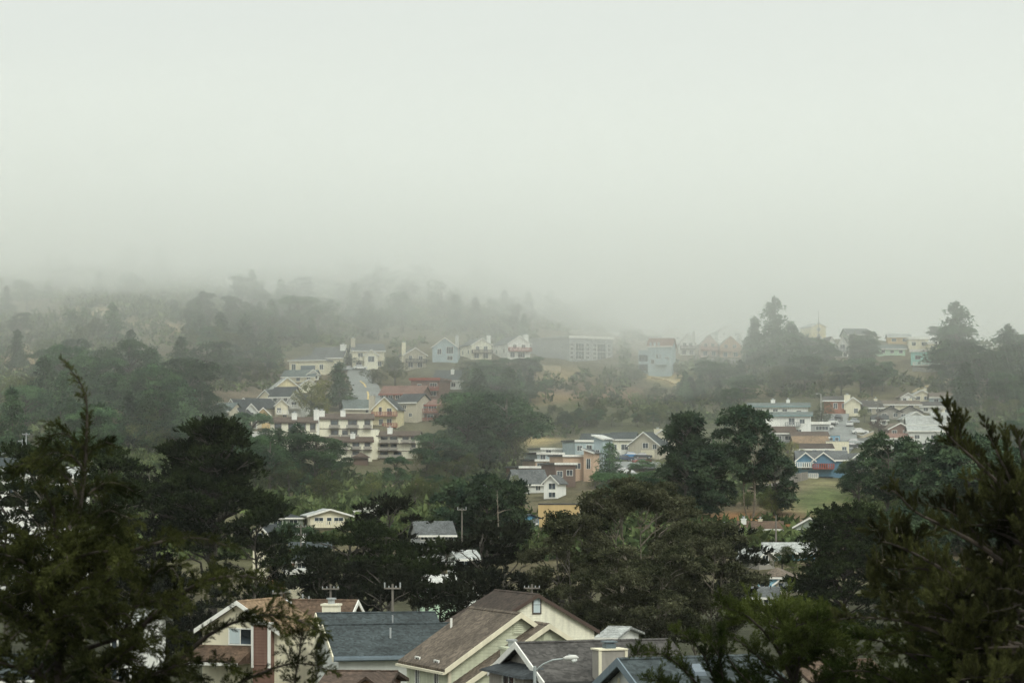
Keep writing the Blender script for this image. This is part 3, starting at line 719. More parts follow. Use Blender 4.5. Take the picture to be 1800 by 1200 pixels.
# ---- stepped houses left of the parking court
SC = 'stepped townhouses left of the parking court'
house('grey steep roofed townhouse, lowest of the stepped row', 908, 962, 866, 850, 826, 'gs', 14, 8, 'pale', 'grey', wins=[('f', .2, 1.1, 1.0, 1.0), ('f', -.2, 1.1, 1.0, 1.0)], group=SC)
house('white townhouse with a grey gable at the foot of the stepped row', 956, 980, 876, 848, 836, 'gf', -16, 7, 'white', 'grey', wins=[('f', .1, 2.6, 1.4, 1.2), ('f', .1, .8, 1.4, 1.0)], group=SC)
for i, (x0, x1, pb, pe, wc, lab) in enumerate([(913, 974, 846, 822, 'redbrown', 'brown walled townhouse under a flat white edged roof in the stepped row'), (976, 1012, 856, 816, 'brown', 'dark brown townhouse block with a flat roof in the stepped row'),
        (941, 976, 828, 810, 'peach', 'low peach townhouse with a flat roof in the stepped row'), (990, 1026, 846, 802, 'peach', 'peach walled townhouse with dark window strips in the stepped row'),
        (944, 990, 810, 798, 'bluegrey', 'pale blue grey townhouse with a flat grey roof in the stepped row'), (951, 1010, 800, 790, 'white', 'white edged flat roofed townhouse near the top of the stepped row'), (1011, 1046, 800, 776, 'bluegrey', 'blue grey townhouse with a broad shingled front in the stepped row')]):
    house(lab, x0, x1, pb, pe, pe - 3, 'flat', 22, 8, wc, 'grey', wins=[('f', -.28, (pb - pe) / 7.5 * .55, 1.3, 1.2), ('f', .2, (pb - pe) / 7.5 * .6, 1.4, 1.2)], group=SC, over=.35)
house('narrow tall peach stair wall stepping down at the right of the row', 1026, 1043, 846, 796, 790, 'shedl', -26, 4, 'peach', 'grey', wins=[('f', 0, 4.0, .9, 2.2)], group=SC)
house('tall pale blue end house of the stepped row with a sloping top', 1044, 1060, 842, 772, 766, 'shedl', -34, 4, 'bluegrey', 'white', wins=[('f', -.1, 6, .9, 1.2), ('f', -.1, 3, .9, 1.2)], group=SC)
# ---- cream houses over the parking court
PC = 'cream houses over the parking court'
house('long dark roofed cream house at the left of the parking court', 1020, 1078, 796, 776, 762, 'gs', -12, 9, 'cream', 'slate', grid=(3, 1, 1.1, 1.1), group=PC)
house('cream house with two bays above a white carport', 1072, 1114, 804, 772, 760, 'gs', -10, 9, 'creamy', 'slate', wins=[('f', -.3, 2.4, 1.0, 1.6), ('f', .12, 2.5, 1.6, 1.4), ('f', .4, 2.4, 1.0, 1.6)], garage=[(-.1, 4.6, 1.9, 'white')], group=PC)
house('beige gabled house with two pale garage doors over the parking court', 1106, 1158, 806, 782, 760, 'gf', -28, 10, 'beige', 'slate', wins=[('f', .05, 3.2, 1.4, 1.2), ('f', .35, 2.9, 1.0, 1.1)], garage=[(.12, 3.6, 2.1, 'cream')], group=PC)
house('cream house with a broad chimney at the right of the parking court', 1140, 1190, 800, 774, 756, 'gf', -26, 10, 'cream', 'slate', wins=[('f', .1, 3.4, 1.2, 1.2), ('f', .35, 1.4, 1.0, 1.2)], chim=[(-.2, .05, 1.4, .2, 'cream')], garage=[(.2, 4, 2.0, 'white')], group=PC)

# ---- houses stepping down the right hand street
house('upper white two storey house with a long flat green roof and two chimneys', 1318, 1420, 742, 714, 708, 'gs', -6, 9, 'white', 'green', wins=[('f', -.36, 2.8, 1.6, 1.0), ('f', -.06, 3.2, 1.2, .6), ('f', .1, 3.2, 1.2, .6), ('f', .34, 2.6, 1.2, 1.0)], chim=[(-.1, .5, 1.2, .9, 'white'), (.16, .5, 1.0, .9, 'white')], trim='teal', over=.7)
house('lower white two storey house with a recessed balcony and green fascia', 1352, 1424, 764, 730, 724, 'gs', -8, 8, 'white', 'green', d=depth_at(1388, 764), wins=[('f', .05, 3.4, 1.4, 1.6), ('f', .3, 3.4, 1.2, 1.0), ('f', -.05, .8, 1.4, 1.0), ('f', .22, .8, 1.2, 1.0)], balc=[(-.1, .25, 2.2, 1.0, 'grey')], trim='teal', over=.6)
house('brick red house with white windows at the top of the right hand street', 1449, 1488, 728, 704, 696, 'gs', -8, 9, 'brick', 'greybrown', wins=[('f', .0, 2.3, 1.0, 1.4), ('f', .38, 2.3, 1.0, 1.2)])
house('cream gabled house with a broad chimney beside the brick red house', 1487, 1512, 732, 708, 699, 'gf', -12, 9, 'cream', 'palegrey', wins=[('f', .2, 1.6, 1.0, 1.2)], chim=[(-.42, .1, 1.6, .7, 'cream')])
house('grey box house with a strip of white framed windows by the street', 1409, 1458, 766, 745, 741, 'flat', -4, 8, 'grey', 'greybrown', wins=[('f', -.4, 2.2, .9, .7), ('f', .12, 2.0, 1.5, .9), ('f', .34, 2.0, 1.5, .9)], over=.3)
house('brown roofed grey house with a pair of white windows among the trees', 1362, 1400, 778, 761, 750, 'gs', 6, 8, 'grey', 'brown', wins=[('f', -.3, 1.2, 1.0, 1.0), ('f', .12, 1.2, 1.6, 1.0)])
house('low brown roofed house between the grey box and the tan roof', 1394, 1456, 776, 768, 759, 'gs', 0, 8, 'grey', 'brown', grid=(3, 1, 1, .8), d=depth_at(1425, 778))
house('weathered tan roofed house just above the dark brown roof', 1397, 1456, 786, 779, 767, 'gs', 0, 8, 'cream', 'tan', grid=(3, 1, .9, .7), trim='dark', d=depth_at(1427, 789))
house('bright blue flat roofed cube by the street with a pale rim', 1456, 1476, 778, 766, 764, 'flat', -6, 6, 'cyan', 'palegrey', over=.1, rakes=False, grid=(2, 1, .8, .7))
house('cream walled house stepping towards the street beside the dark brown roof', 1452, 1492, 800, 776, 775, 'flat', -8, 7, 'cream', 'palegrey', over=.05, rakes=False, wins=[('f', .3, 1.6, 1.0, .8)])
house('dark brown roofed house between the tan roof and the blue gabled house', 1399, 1464, 798, 789, 780, 'gs', 0, 8, 'cream', 'darkbrown', grid=(3, 1, .9, .7), d=depth_at(1430, 808))
def blue_extra(r, w, hw, hr, dep, d):
    s = F / d
    m = MB(); x0, x1 = w * .2, w * .5
    for (ux, uw, top, sg) in ((-.34, 3.9, 2.6, 1), (.02, 4.4, 2.3, 1)):
        g = MB(); c = ux * w
        g.extr([(c - uw / 2, 0.1), (c + uw / 2, .1), (c + uw / 2, hw - .1), (c, hw + 1.45), (c - uw / 2, hw - .1)], 'y', -1.6, -.004)
        go = g.build('gable_bay', wall_mat('blue'), r)
        k = MB(); chevron(k, uw / 2, hw - .1, 1.55, .35, -2.0, 3.2, .16, depth_mid=c); k.build('gable_roof', roof_mat('grey'), go)
        for sn in (-1, 1):
            b = MB(); q = [(c, hw + 1.40), (c, hw + 1.72), (c + sn * (uw / 2 + .4), hw - .1 + .0 - .12), (c + sn * (uw / 2 + .4), hw - .1 - .42)]
            if sn > 0: q = q[::-1]
            b.extr(q, 'y', -2.08, -2.0); b.build('bargeboard', trim_mat('white'), go)
        window(go, 1.6, 1.2, (c, -1.6, hw * .62), 0, 'slate', 1)
house('blue house with two white edged gables and a red balcony above the grassy bank', 1402, 1488, 838, 808, 793, 'gs', -4, 9, 'blue', 'grey', wins=[('f', -.3, 1.0, 1.4, 1.2), ('f', .02, 1.0, 1.4, 1.4)], extra=blue_extra,
      balc=[(-.55, -.2, 2.2, 3.2, 'white'), (-.2, .22, 1.9, 3.4, 'red'), (-.3, -.1, -.2, 3.0, 'white')])
house('grey gabled house beside the blue one, partly behind pines', 1490, 1530, 836, 812, 797, 'gf', 6, 9, 'grey', 'grey', wins=[('f', -.1, 2.6, 1.4, 1.2), ('f', .2, .9, 1.2, 1.2)])
# ---- roofs beyond the right hand street
RS = 'houses stacked beyond the right hand street'
for (x0, x1, pb, pe, pr, k, yw, wc, rc, tr, lab) in [
    (1520, 1552, 728, 716, 704, 'gs', 6, 'beige', 'greybrown', 'white', 'beige house with a grey brown roof just right of the utility pole'), (1552, 1618, 720, 711, 704, 'gs', 0, 'cream', 'taupe', 'white', 'long cream house with a taupe roof high in the stacked houses'),
    (1545, 1584, 736, 724, 715, 'gf', -8, 'taupe', 'charcoal', 'dark', 'dark brown gabled house, left of a matching pair'), (1578, 1620, 738, 724, 714, 'gf', -8, 'taupe', 'charcoal', 'dark', 'dark brown gabled house, right of a matching pair'),
    (1588, 1632, 744, 736, 724, 'gf', 4, 'pale', 'palegrey', 'white', 'house with a shallow white edged gable below the dark brown pair'), (1596, 1660, 758, 746, 731, 'gs', -4, 'white', 'palegrey', 'white', 'white house under a broad pale grey roof beside the pine top'),
    (1598, 1655, 780, 757, 748, 'gs', -4, 'pale', 'palegrey', 'white', 'pale house with a white deck below the broad pale grey roof'), (1562, 1602, 766, 754, 744, 'gf', 10, 'redbrown', 'taupe', 'white', 'reddish gabled house with a taupe roof among the stacked houses'),
    (1566, 1604, 784, 770, 762, 'gs', 8, 'white', 'rust', 'white', 'white house with a rusty roof lowest of the stacked houses'), (1606, 1636, 706, 694, 686, 'gf', 0, 'cream', 'palegrey', 'white', 'cream house with two pale chimneys at the back of the stacked houses'),
    (1636, 1676, 712, 698, 690, 'gs', -6, 'bluegrey', 'taupe', 'white', 'blue grey house at the back right of the stacked houses'), (1618, 1656, 726, 714, 706, 'gs', -6, 'pale', 'greybrown', 'white', 'pale house with a grey brown roof behind the pine top')]:
    house(lab, x0, x1, pb, pe, pr, k, yw, 8, wc, rc, grid=(2, 1, 1.2, .9), trim=tr, group=RS, chim=[(.3, .5, .8, .6, 'cream')] if wc in ('cream', 'beige') else [])

# ---- small pale houses packed between the larger ones
PK = 'small pale houses packed on the slope'
for (x0, x1, pb, pe, pr, k, yw, wc, rc, lab) in [
    (1512, 1534, 722, 711, 704, 'gf', 8, 'cream', 'greybrown', 'small cream gabled house left of the stacked houses, above the street'), (1534, 1560, 748, 738, 730, 'gs', -6, 'pale', 'charcoal', 'small pale house under a charcoal roof left of the reddish gabled one'),
    (1576, 1600, 798, 786, 779, 'gs', 6, 'white', 'palegrey', 'small white house below the rusty roofed one, behind the open pines'), (1604, 1640, 800, 788, 780, 'gs', -6, 'creamy', 'greybrown', 'small cream house below the white decked one, behind the open pines'),
    (1640, 1676, 742, 732, 725, 'gs', -4, 'white', 'palegrey', 'small white house right of the broad pale grey roof'), (1648, 1690, 770, 758, 750, 'gs', 4, 'pale', 'taupe', 'small pale house half hidden by the near pine top'),
    (1656, 1690, 728, 718, 711, 'gf', -6, 'creamy', 'greybrown', 'small cream gabled house at the right end of the stacked houses'), (1584, 1608, 708, 698, 691, 'gf', 4, 'white', 'taupe', 'small white gabled house at the back of the stacked houses'),
    (452, 470, 742, 728, 718, 'gf', 8, 'white', 'grey', 'small white gabled house wedged between the tan and cream townhouses'), (402, 420, 730, 716, 706, 'gf', 10, 'creamy', 'grey', 'small cream gabled house behind the dark solar roof'),
    (530, 556, 690, 676, 667, 'gf', 12, 'creamy', 'palegrey', 'small cream gabled house right of the yellow house, behind the olive tree'), (462, 486, 704, 692, 684, 'gs', -16, 'white', 'grey', 'small white house left of the yellow house'),
    (540, 560, 668, 658, 650, 'gf', 14, 'white', 'grey', 'small white gabled house in front of the teal roofed one')]:
    house(lab, x0, x1, pb, pe, pr, k, yw, 7, wc, rc, grid=(2, 1, .9, .9), group=PK)

# ---- houses on the right hand ridge
RR = 'houses on the right hand ridge'
for (x0, x1, pb, pe, pr, k, yw, wc, rc, g_, lab, bl) in [
    (1426, 1452, 596, 574, 568, 'gf', 18, 'yellow', 'palegrey', (1, 2, 1.0, 1.1), 'yellow house on the ridge left of the wide foggy tree crowns', ()), (1446, 1486, 592, 580, 571, 'gs', 0, 'pale', 'grey', (3, 1, 1, 1), 'pale house with a grey roof beside the yellow ridge house', ()),
    (1490, 1530, 600, 588, 577, 'gs', 8, 'greygreen', 'grey', (2, 1, 1.2, 1), 'grey green house on the ridge crest below the foggy tree crowns', ()), (1522, 1582, 598, 588, 580, 'gs', 0, 'greygreen', 'green', (4, 1, 1.1, .9), 'long low house with a teal grey roof on the ridge crest', ()),
    (1562, 1600, 604, 592, 586, 'gs', -4, 'orange', 'palegrey', (2, 1, 1.3, .9), 'orange house on the right hand ridge, above the mint green one', ()), (1598, 1632, 614, 596, 592, 'flat', -4, 'cream', 'white', (2, 1, 1.2, 1.1), 'cream flat roofed house between the orange and mint ones', ()),
    (1632, 1664, 620, 604, 600, 'flat', -4, 'cream', 'white', (2, 1, 1.1, 1.0), 'cream flat roofed house left of the tall ridge conifer', ()), (1544, 1592, 624, 613, 606, 'gs', 10, 'lightgreen', 'green', (3, 1, 1.1, .9), 'pale green low house left of the mint green house', ()),
    (1602, 1650, 640, 618, 614, 'flat', -14, 'mint', 'white', (2, 1, 1.6, 1.1), 'mint green flat roofed house with a white deck below', [(-.4, .5, -.4, 2.6, 'white')]), (1698, 1742, 632, 614, 606, 'flat', -8, 'cream', 'white', (2, 1, 1.6, 1.1), 'cream house with two flat white roofs right of the tall ridge conifer', [(-.6, -.1, 0, 1.6, 'white')]),
    (1784, 1816, 624, 602, 596, 'flat', 4, 'pale', 'white', (2, 2, 1.2, 1.0), 'pale house at the right edge of the ridge', ()), (1708, 1745, 642, 632, 626, 'shed', -6, 'teal', 'slate', (2, 1, 1.1, .9), 'low dark teal house under the cream flat roofed one', ())]:
    house(lab, x0, x1, pb, pe, pr, k, yw, 9, wc, rc, grid=g_, group=RR, balc=bl)
for i, (x0, x1, lab) in enumerate([(1434, 1452, 'white gabled row house on the ridge, leftmost of a row of three'), (1453, 1472, 'white gabled row house on the ridge, middle of a row of three'), (1472, 1490, 'white gabled row house on the ridge, rightmost of a row of three')]):
    house(lab, x0, x1, 628, 608, 592, 'gf', 10 if i < 2 else -14, 9, 'white', 'greybrown', wins=[('f', 0, 3.4, 1.4, 1.3), ('f', -.2, .9, 1.0, 1.2), ('f', .25, .9, 1.0, 1.2)], balc=[(-.5, .5, 2.0, 1.2, 'grey')], d=depth_at(1462, 628), group='white gabled row on the ridge')

# ---- houses on the valley floor
VF = 'houses on the valley floor'
house('grey green gabled bungalow with two white windows at the foot of the bank', 1397, 1450, 946, 926, 911, 'gf', -6, 9, 'greygreen', 'taupe', wins=[('f', -.28, 1.0, 1.3, 1.1), ('f', .02, 1.0, 1.3, 1.1), ('f', .34, 1.2, 1.2, 1.3)], garage=[], group=VF)
house('white house with a garage door and long dark brown roof behind the utility pole', 1300, 1373, 948, 930, 918, 'gs', -6, 9, 'white', 'umber', wins=[('f', -.35, 1.0, 1.0, .9)], garage=[(.26, 2.9, 1.7, 'white')], chim=[(.0, .5, .7, .4, 'cream'), (-.4, .3, .9, .5, 'white')], group=VF)
house('white walled house with a slate roof at the edge of the orange soil bank', 1254, 1312, 948, 938, 926, 'gs', -8, 9, 'white', 'slate', grid=(3, 1, .9, .7), chim=[(-.2, .5, .6, .3, 'white')], group=VF)
house('long teal walled house under a pale grey roof below the parked white car', 1345, 1432, 985, 971, 956, 'gs', -4, 9, 'teal', 'palegrey', wins=[('f', -.1, .8, 1.0, .8), ('f', .2, .8, 1.6, .8)], group=VF)
house('taupe gabled house with a white framed window behind the dark cypress', 1334, 1362, 1000, 980, 967, 'gf', 22, 8, 'taupe', 'palegrey', wins=[('f', -.1, 1.5, 1.0, 1.3)], group=VF)
house('light blue house under a hipped grey brown roof', 1332, 1392, 1042, 1016, 999, 'hip', -10, 9, 'skyblue', 'taupe', wins=[('f', -.3, 1.0, 1.2, 1.4), ('f', .2, 1.3, 1.2, 1.0)], group=VF)
house('tan gabled house with a porch in front of the light blue house', 1364, 1402, 1046, 1026, 1013, 'gf', -14, 8, 'beige', 'taupe', wins=[('f', .1, 1.3, 1.2, 1.2), ('f', -.25, 1.3, .8, 1.0)], group=VF)
house('beige house with a grey gabled roof beside the big drooping conifer', 1379, 1424, 1070, 1037, 1024, 'gs', -16, 8, 'beige', 'grey', wins=[('f', .35, 1.5, .9, .9)], group=VF)
house('low white house with a grey roof below the light blue house', 1310, 1364, 1064, 1050, 1035, 'gs', -8, 8, 'white', 'grey', wins=[('f', -.2, .6, 1, .7), ('f', .25, .6, 1.2, .7)], group=VF)
house('flat white roofed house under the big drooping conifer', 1424, 1484, 1090, 1072, 1066, 'flat', -6, 8, 'white', 'white', grid=(3, 1, 1.0, .9), group=VF)
house('cream gabled bungalow with a wide shallow roof and a white parapet', 546, 614, 930, 906, 896, 'gf', 12, 9, 'cream', 'palegrey', wins=[('f', -.28, 1.7, 1.5, .8), ('f', .22, 1.7, 1.6, .8), ('f', -.02, 1.5, .8, 1.2)], balc=[(-.5, .5, .5, .9, 'cream')], over=.7, group=VF)
house('grey green bungalow with a dark hip roof left of the cream gabled one', 474, 532, 930, 911, 901, 'hip', 6, 9, 'greygreen', 'charcoal', wins=[('f', .22, 1.2, 1.4, 1.0), ('f', -.25, 1.2, 1.6, .9)], group=VF)
house('white flat roofed bungalow right of the cream gabled one', 618, 662, 920, 900, 890, 'shedr', 4, 9, 'white', 'white', wins=[('f', .25, 1.6, 1.6, .8), ('f', -.2, 1.6, 1.2, .8)], group=VF)
house('house with a dark grey roof and red edge behind the tall utility pole', 512, 578, 986, 968, 956, 'gs', 4, 9, 'redbrown', 'slate', grid=(3, 1, 1, .8), chim=[(-.2, .5, .5, .9, 'white')], trim='red', d=345, group=VF)
house('house with a slate roof just in front of the red edged one', 518, 566, 1004, 986, 971, 'gs', 4, 8, 'white', 'slate', grid=(2, 1, 1, .8), d=325, group=VF)
house('cream house with a white parapet at the lower left of the cypress group', 508, 552, 1046, 1008, 1002, 'flat', 8, 8, 'cream', 'white', wins=[('f', -.1, 1.9, 1.0, 1.0)], d=300, group=VF)
house('grey roofed house at the foot of the bluish conifers', 735, 798, 948, 940, 918, 'gs', 10, 9, 'grey', 'grey', grid=(3, 1, 1, .8), d=395, group=VF)
house('pale walled house showing through the gaps of the dark cypresses', 808, 842, 1000, 983, 970, 'gs', 12, 9, 'pale', 'palegrey', grid=(2, 1, 1.1, 1), d=330, group=VF)
house('pale green building with a white eave behind the cypress trunks', 742, 806, 1044, 1024, 1014, 'gs', 6, 10, 'lightgreen', 'white', grid=(3, 1, 1.1, .9), d=318, group=VF)
house('tan blank sided building below the stepped townhouses', 946, 1018, 926, 887, 885, 'flat', -3, 12, 'tan', 'greybrown', wins=[('r', 0, 2.6, 1.6, 1.2)], over=.05, rakes=False, name='building', cat='building', group=VF)
house('brown flat roofed building with a white edge behind the eucalyptus top', 1020, 1062, 916, 888, 884, 'flat', -3, 10, 'brown', 'white', grid=(3, 1, 1.3, 1.2), over=.3, name='building', cat='building', group=VF)
house('small bright blue house left of the tan blank sided building', 893, 914, 934, 912, 905, 'gs', -30, 7, 'cyan', 'slate', wins=[('f', .2, 1.1, .8, .8)], group=VF)
house('grey house with a white porch between the small blue house and tan building', 912, 942, 934, 920, 912, 'gs', 0, 8, 'pale', 'grey', grid=(2, 1, .9, .8), group=VF)
house('low teal grey roofed house behind the bluish conifers', 812, 900, 872, 858, 850, 'gs', 4, 9, 'bluegrey', 'slate', grid=(4, 1, 1, .9), group=VF)
house('white house at the left edge seen through the cypress branches', -30, 150, 895, 838, 822, 'gs', 8, 12, 'white', 'palegrey', wins=[('f', .12, 2.4, 1.1, 1.4), ('f', .4, 2.2, 1.4, 1.2), ('f', -.2, 2.4, 1.2, 1.3)], d=330, group=VF)
house('pale blue roofed house at the far left edge behind the cypress', -40, 28, 845, 826, 806, 'gs', 0, 9, 'white', 'slate', grid=(2, 1, 1, .8), d=390, group=VF)
house('small cream gabled house among trees left of the grey green bungalow', 444, 470, 950, 936, 924, 'gf', -14, 7, 'cream', 'charcoal', grid=(1, 1, 1, 1), d=370, group=VF)
# ------------------------------------------------------------------ the nearest houses
def siding(parent, m, face, w, hw, hr, dep, z0, course=0.19, gable=True, x_off=0.0):
    """lapped boards, each course tilted out at its foot; face 'f' or 'l'"""
    b = MB(); z = z0; w2 = w / 2
    top = hw + (hr if gable else 0)
    while z < top - .05:
        za, zb = z, min(z + course, top)
        if face == 'f':
            lim = lambda q: w2 if q <= hw else w2 * max(0.0, 1 - (q - hw) / hr)
            a0, a1 = lim(za) - .01, max(lim(zb) - .01, .01)
            b.hexa([(-a0, -.045, za), (a0, -.045, za), (a0, -.003, za), (-a0, -.003, za), (-a1, -.016, zb), (a1, -.016, zb), (a1, -.003, zb), (-a1, -.003, zb)])
        else:
            e = .003
            lo = lambda q: .01 if q <= hw else min(dep / 2 - .01, (q - hw) / hr * dep / 2 + .01)
            l0, l1 = (lo(za), lo(zb)) if gable else (.01, .01)
            x = -w2
            b.hexa([(x - .045, dep - l0, za), (x - .045, l0, za), (x - e, l0, za), (x - e, dep - l0, za), (x - .016, dep - l1, zb), (x - .016, l1, zb), (x - e, l1, zb), (x - e, dep - l1, zb)])
        z += course
    o = b.build('siding', m, parent); o['kind'] = 'stuff'
    return o

def near_house(label, d, px0, px1, pe, pr, extra=None, **kw):
    s = F / d
    pb = HY + 18.9 * s
    def more(r, w, hw, hr, dep, dd):
        if extra: extra(r, w, hw, hr, dep, dd)
        t = .18; z = hw + hr + .04 + t; ov = kw.get('over', .45)
        if kw.get('kind') == 'gf' or kw.get('kind') == 'gs':
            m = MB(); n = 24; L_ = (dep if kw['kind'] == 'gf' else w) + 2 * ov
            for i in range(n):          # overlapping cap shingles
                a = -ov + L_ * i / n if kw['kind'] == 'gf' else -w / 2 - ov + L_ * i / n; b = a + L_ / n * .97
                k = hr / (w / 2 if kw['kind'] == 'gf' else dep / 2) * .16
                q = [(-.16, z - k + .01), (.16, z - k + .01), (.16, z - k + .05), (0, z + .05 + .004 * (i % 3)), (-.16, z - k + .05)]
                if kw['kind'] == 'gf': m.extr(q, 'y', a, b)
                else: m.extr([(dep / 2 + u, v) for u, v in q], 'x', a, b)
            o = m.build('ridge_cap', roof_mat(kw['roof']), r); o['kind'] = 'stuff'
    return house(label, px0, px1, pb, pe, pr, d=d, skirt=1.2, extra=more, name='house', **kw), (lambda p: (pb - p) / s)
def louvre(parent, x, z, w, h, tm, y=-.05):
    m = MB(); m.box(x - w / 2 - .06, x + w / 2 + .06, y - .03, y + .04, z - h / 2 - .06, z + h / 2 + .06); o = m.build('louvre_vent', tm, parent)
    for i in range(7):
        zz = z - h / 2 + h * (i + .5) / 7
        q = MB(); q.hexa([(x - w / 2, y - .075, zz - .05), (x + w / 2, y - .075, zz - .05), (x + w / 2, y - .03, zz - .05), (x - w / 2, y - .03, zz - .05), (x - w / 2, y - .045, zz + .04), (x + w / 2, y - .045, zz + .04), (x + w / 2, y - .03, zz + .04), (x - w / 2, y - .03, zz + .04)])
        q.build('slat', tm, o)
    return o
def corner(parent, x, y, z0, z1, tm, t=.09):
    m = MB(); m.box(x - t, x + t, y - t, y + t, z0, z1); return m.build('corner_board', tm, parent)
def roof_pipe(parent, x, y, z, h=.5, r=.05, m=None):
    b = MB(); b.tube([(x, y, z - .15), (x, y, z + .06)], [r * 4, r * 1.3], 10); b.tube([(x, y, z), (x, y, z + h)], r, 8); return b.build('vent_pipe', m or METAL, parent)
def skylight(parent, x, y, z, w, l, slope, m):
    b = MB(); k = slope
    b.hexa([(x - w / 2, y - l / 2, z - k * l / 2), (x + w / 2, y - l / 2, z - k * l / 2), (x + w / 2, y + l / 2, z + k * l / 2), (x - w / 2, y + l / 2, z + k * l / 2),
            (x - w / 2 + .1, y - l / 2 + .1, z - k * l / 2 + .35), (x + w / 2 - .1, y - l / 2 + .1, z - k * l / 2 + .35), (x + w / 2 - .1, y + l / 2 - .1, z + k * l / 2 + .3), (x - w / 2 + .1, y + l / 2 - .1, z + k * l / 2 + .3)])
    return b.build('skylight', m, parent)
SIDE = {k: paint('siding_' + k, WALL[k], var=.1, streak=.16, grain=.08) for k in ('sage', 'brown', 'taupe', 'creamy', 'redbrown', 'pale', 'cream')}
SKYL = paint('skylight_dome', (0.75, 0.77, 0.76), rough=.3, var=.08)

# sage house with the large brown roof
def sage_extra(r, w, hw, hr, dep, d):
    s = F / d; z = lambda p: (HY + 18.9 * s - p) / s
    siding(r, SIDE['sage'], 'f', w, hw, hr, dep, z(1215)); siding(r, SIDE['sage'], 'l', w, hw, hr, dep, z(1215), gable=False)
    corner(r, -w / 2, 0, 0, hw - .1, trim_mat('cream'))
    louvre(r, 0, z(1100), .55, .8, SIDE['sage'])
    m = MB(); m.box(-w / 2 - .58, -w / 2 - .45, -.45, dep + .45, hw - .36, hw - .22); m.build('gutter', trim_mat('cream'), r)
    for yy in (dep * .27, dep * .72): window(r, .62, 2.0, (-w / 2 - .03, yy, z(1192)), -pi / 2, 'white', 1, 0)
    roof_pipe(r, -w * .2, dep * .9, hw + hr * .62, .7, .07, trim_mat('white'))
near_house('sage green house with a steep brown shingle roof and two narrow windows under its eave', 138, 791, 1030, 1169, 1083, sage_extra, kind='gf', yaw=23, dep=6.8, wall='sage', roof='taupe', trim='cream', over=.42)
def sage_wing(r, w, hw, hr, dep, d):
    s = F / d; z = lambda p: (HY + 18.9 * s - p) / s
    siding(r, SIDE['sage'], 'f', w, hw, hr, dep, z(1215)); louvre(r, 0, z(1120), .5, .62, SIDE['sage'])
    chimney(r, -w * .235, -.6, 1.0, z(1215), z(1137), SIDE['sage'])
near_house('lower sage green gable wing with a brown roof in front of the sage house', 137.3, 815, 1107, 1201, 1102, sage_wing, kind='gf', yaw=23, dep=1.3, wall='sage', roof='taupe', trim='cream', over=.4, cat='house wing')
# cream house with the broad gable behind it
def cream_extra(r, w, hw, hr, dep, d):
    s = F / d; z = lambda p: (HY + 18.9 * s - p) / s
    siding(r, SIDE['creamy'], 'f', w, hw, hr, dep, z(1125))
    wo = window(r, .6, 1.3, (0, -.045, z(1062)), 0, 'brown', 0, 1)
    m = MB(); m.box(-.28, .28, -.04, -.026, -.62, .62); m.build('blind', paint('window_blind', (.5, .58, .6)), wo)
near_house('cream house with a broad blank gable and one small dark framed window at its peak', 186, 840, 1046, 1111, 1048, cream_extra, kind='gf', yaw=23, dep=8.0, wall='creamy', roof='darkbrown', trim='brown', over=.3)
# taupe house with the tall boxed chimney
def taupe_extra(r, w, hw, hr, dep, d):
    s = F / d; z = lambda p: (HY + 18.9 * s - p) / s
    siding(r, SIDE['taupe'], 'l', w, hw, hr, dep, z(1215)); siding(r, SIDE['taupe'], 'f', w, hw, hr, dep, z(1215), gable=False)
    k = hr / (dep / 2)
    for sg in (-1, 1):      # bargeboards of the end gable
        m = MB(); q = [(dep / 2, hw + hr - .08), (dep / 2, hw + hr + .26), (dep / 2 + sg * (dep / 2 + .47), hw - .45 * k + .24), (dep / 2 + sg * (dep / 2 + .47), hw - .45 * k - .1)]
        if sg > 0: q = q[::-1]
        m.extr(q, 'x', -w / 2 - .52, -w / 2 - .454); m.build('bargeboard', trim_mat('white'), r)
    m = MB(); x0 = -w / 2
    m.box(x0 - 1.0, x0 - .004, .8, dep - 1.2, -1, z(1190)); by = m.build('bay', SIDE['taupe'], r)
    window(by, 1.6, 1.5, (x0 - 1.0, dep * .42, z(1214)), -pi / 2, 'white', 1)
    m = MB(); m.hexa([(x0 - 1.4, .3, z(1189)), (x0 - .01, .3, z(1189)), (x0 - .01, dep - .7, z(1189)), (x0 - 1.4, dep - .7, z(1189)), (x0 - 1.3, .5, z(1185)), (x0 - .01, .9, z(1171)), (x0 - .01, dep - 1.3, z(1171)), (x0 - 1.3, dep - .9, z(1185))])
    m.build('bay_roof', roof_mat('charcoal'), by)
    cx = -w / 2 + (1059 - 962) / s / cos(R(20)); m = MB(); m.box(cx - .68, cx + .68, -1.05, -.05, -1, z(1139)); ch = m.build('chimney', SIDE['taupe'], r)
    for sx in (-.68, .68):
        q = MB(); q.box(cx + sx - .07, cx + sx + .07, -1.09, -.98, -.9, z(1139)); q.build('corner_board', trim_mat('cream'), ch)
    q = MB(); q.box(cx - .76, cx + .76, -1.13, .02, z(1139), z(1139) + .07); q.build('chimney_cap', trim_mat('cream'), ch)
    q = MB(); q.box(cx - .25, cx + .25, -.8, -.3, z(1139) + .07, z(1139) + .3); q.box(cx - .32, cx + .32, -.87, -.23, z(1139) + .36, z(1139) + .42)
    for a in (-.2, .2): q.box(cx + a - .03, cx + a + .03, -.6, -.5, z(1139) + .3, z(1139) + .36)
    q.build('flue_cap', paint('painted_flue', (0.10, 0.13, 0.15), rough=.5), ch)
    m = MB(); zz = z(1127); m.box(w * .05, w * .42, dep * .35, dep * .35 + .12, hw + hr * .72, hw + hr * .80); m.build('ridge_vent', roof_mat('charcoal'), r)
near_house('taupe house with a grey brown shingle roof and tall boxed chimney in front', 118, 966, 1219, 1194, 1141, taupe_extra, kind='gs', yaw=20, dep=7.2, wall='taupe', roof='greybrown', trim='dark', over=.45)
